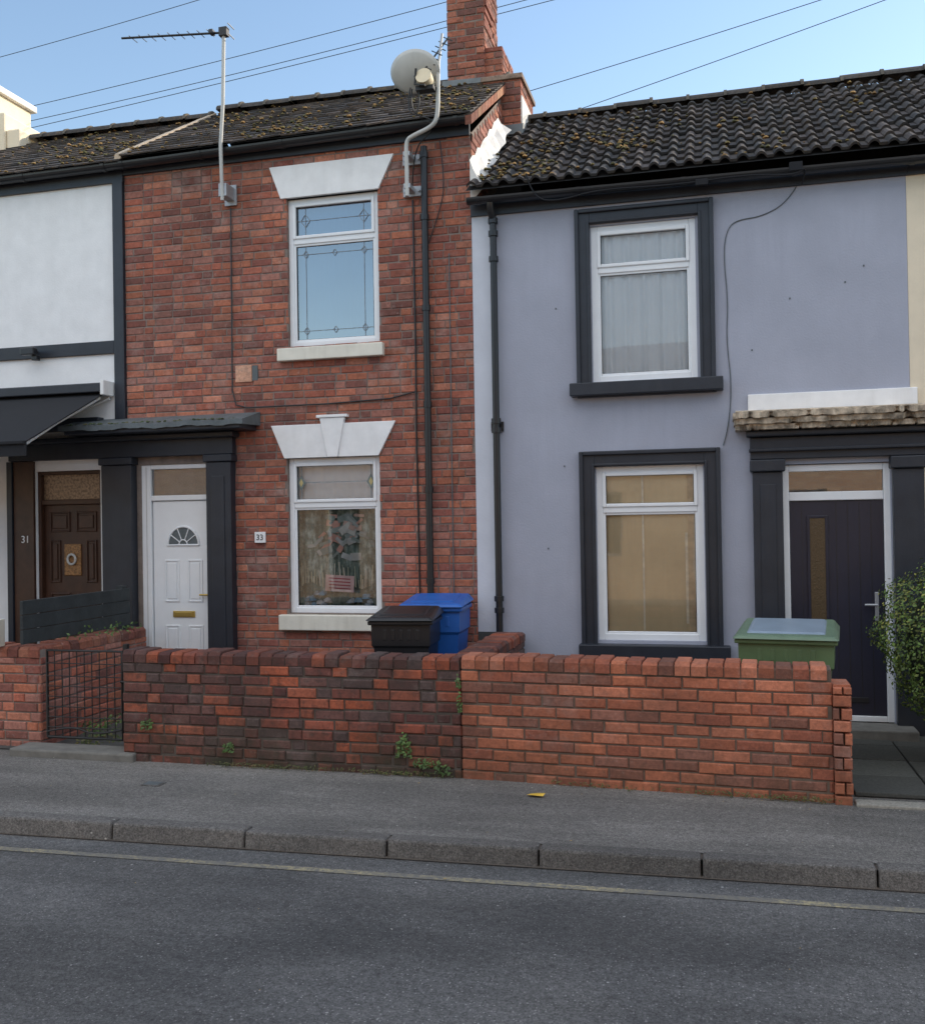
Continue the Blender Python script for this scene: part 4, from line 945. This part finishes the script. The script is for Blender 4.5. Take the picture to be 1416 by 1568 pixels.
# ============================================================= terrace opposite (behind the camera)
B=empty('brick_terrace')
m,nt,b=newmat('terrace_brick');p=wpos(nt);mp=nt.nodes.new('ShaderNodeMapping');mp.inputs['Rotation'].default_value=(math.pi/2,0,0);nt.links.new(p,mp.inputs[0])
bt=N(nt,'ShaderNodeTexBrick');bt.inputs['Scale'].default_value=1.;bt.inputs['Brick Width'].default_value=.225;bt.inputs['Row Height'].default_value=.075;bt.inputs['Mortar Size'].default_value=.006
bt.inputs['Color1'].default_value=(*L(226,192,158),1);bt.inputs['Color2'].default_value=(*L(208,168,136),1);bt.inputs['Mortar'].default_value=(.5,.45,.38,1);nt.links.new(mp.outputs[0],bt.inputs['Vector']);nt.links.new(bt.outputs[0],b.inputs['Base Color']);b.inputs['Roughness'].default_value=.9
hl=[];xs=-22
while xs<20:
    hl+= [(xs+.5,xs+1.35,.1,2.2),(xs+2.0,xs+3.2,.9,2.3),(xs+2.0,xs+3.2,3.2,4.3)];xs+=4.2
holed_wall('front_wall',-22.,24.2,-.1,4.7,-4.9,.2,hl,m,B)
g=G()
for h in hl:
    ring(g,h[0],h[1],h[2],h[3],-5.0,-4.95,.06)
g.build('frames',M['white'],B);g=G()
for h in hl: g.quad([(h[0],-4.98,h[2]),(h[1],-4.98,h[2]),(h[1],-4.98,h[3]),(h[0],-4.98,h[3])])
g.build('panes',M['blackgloss'],B)
g=G()
for h in hl:
    if h[2]>.5: g.box(h[0]-.08,h[1]+.08,-4.92,-4.82,h[2]-.1,h[2]);g.box(h[0]-.08,h[1]+.08,-4.91,-4.87,h[3],h[3]+.22)
g.build('sills_and_lintels',M['whitepaint'],B)
for i in range(11): cyl('downpipe_%d'%i,(-22+4.2*i+.2,-4.84,0),(-22+4.2*i+.2,-4.84,4.7),.04,M['whitepaint'],B)
g=G();g.quad([(-22,-4.7,4.65),(24.2,-4.7,4.65),(24.2,-7.2,5.9),(-22,-7.2,5.9)]);g.quad([(-22,-7.2,5.9),(24.2,-7.2,5.9),(24.2,-9.7,4.65),(-22,-9.7,4.65)]);g.build('roof',M['dark'],B)
sheet('far_pavement',[(-60,-4.9),(60,-4.9),(60,-3.3),(-60,-3.3)],-.01,M['pave'])
# ============================================================= light
el,az=math.radians(27),math.radians(52)
w=bpy.data.worlds.new('World');sc.world=w;w.use_nodes=True;nt=w.node_tree
bg=nt.nodes['Background'];sk=nt.nodes.new('ShaderNodeTexSky');sk.sky_type='NISHITA';sk.sun_disc=False;sk.sun_elevation=el;sk.sun_rotation=az
sk.air_density=1.2;sk.dust_density=.3;sk.ozone_density=1.2
# unseen bright sky patch behind the camera, added to fill the shaded fronts
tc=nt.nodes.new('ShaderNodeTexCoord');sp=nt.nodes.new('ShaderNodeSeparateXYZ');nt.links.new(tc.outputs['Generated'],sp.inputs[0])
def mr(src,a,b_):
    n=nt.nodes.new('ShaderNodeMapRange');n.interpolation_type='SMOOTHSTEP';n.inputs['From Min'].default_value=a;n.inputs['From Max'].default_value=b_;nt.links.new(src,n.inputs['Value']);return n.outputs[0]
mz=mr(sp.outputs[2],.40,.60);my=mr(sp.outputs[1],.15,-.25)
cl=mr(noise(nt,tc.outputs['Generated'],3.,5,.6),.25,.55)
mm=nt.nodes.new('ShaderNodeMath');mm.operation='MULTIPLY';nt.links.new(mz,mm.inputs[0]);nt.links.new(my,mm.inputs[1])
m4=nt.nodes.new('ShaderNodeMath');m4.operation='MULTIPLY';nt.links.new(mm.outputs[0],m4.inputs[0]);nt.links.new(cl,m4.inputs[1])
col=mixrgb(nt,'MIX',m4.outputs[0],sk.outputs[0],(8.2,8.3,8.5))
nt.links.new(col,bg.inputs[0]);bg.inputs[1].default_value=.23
sl=bpy.data.lights.new('sun','SUN');sl.energy=5.;sl.angle=math.radians(.5);sl.color=(1.,.88,.72)
so=bpy.data.objects.new('sun',sl);bpy.context.collection.objects.link(so)
dv=Vector((math.cos(el)*math.sin(az),math.cos(el)*math.cos(az),math.sin(el)));so.rotation_mode='QUATERNION';so.rotation_quaternion=dv.to_track_quat('Z','Y');so.location=(20,20,15)
# ============================================================= camera
cd=bpy.data.cameras.new('camera');cam=bpy.data.objects.new('camera',cd);bpy.context.collection.objects.link(cam);sc.camera=cam
yaw,pit,rol=.2539,.0087,.0162
R0=Vector((math.cos(yaw),math.sin(yaw),0));F0=Vector((-math.sin(yaw)*math.cos(pit),math.cos(yaw)*math.cos(pit),math.sin(pit)));U0=Vector((math.sin(yaw)*math.sin(pit),-math.cos(yaw)*math.sin(pit),math.cos(pit)))
X=R0*math.cos(rol)-U0*math.sin(rol);Yv=R0*math.sin(rol)+U0*math.cos(rol);Z=-F0
cam.matrix_world=Matrix(((X.x,Yv.x,Z.x,0),(X.y,Yv.y,Z.y,0),(X.z,Yv.z,Z.z,1.75),(0,0,0,1)))
cd.sensor_fit='HORIZONTAL';cd.sensor_width=36;cd.lens=36*1500/1416;cd.clip_end=1000;cd.clip_start=.05
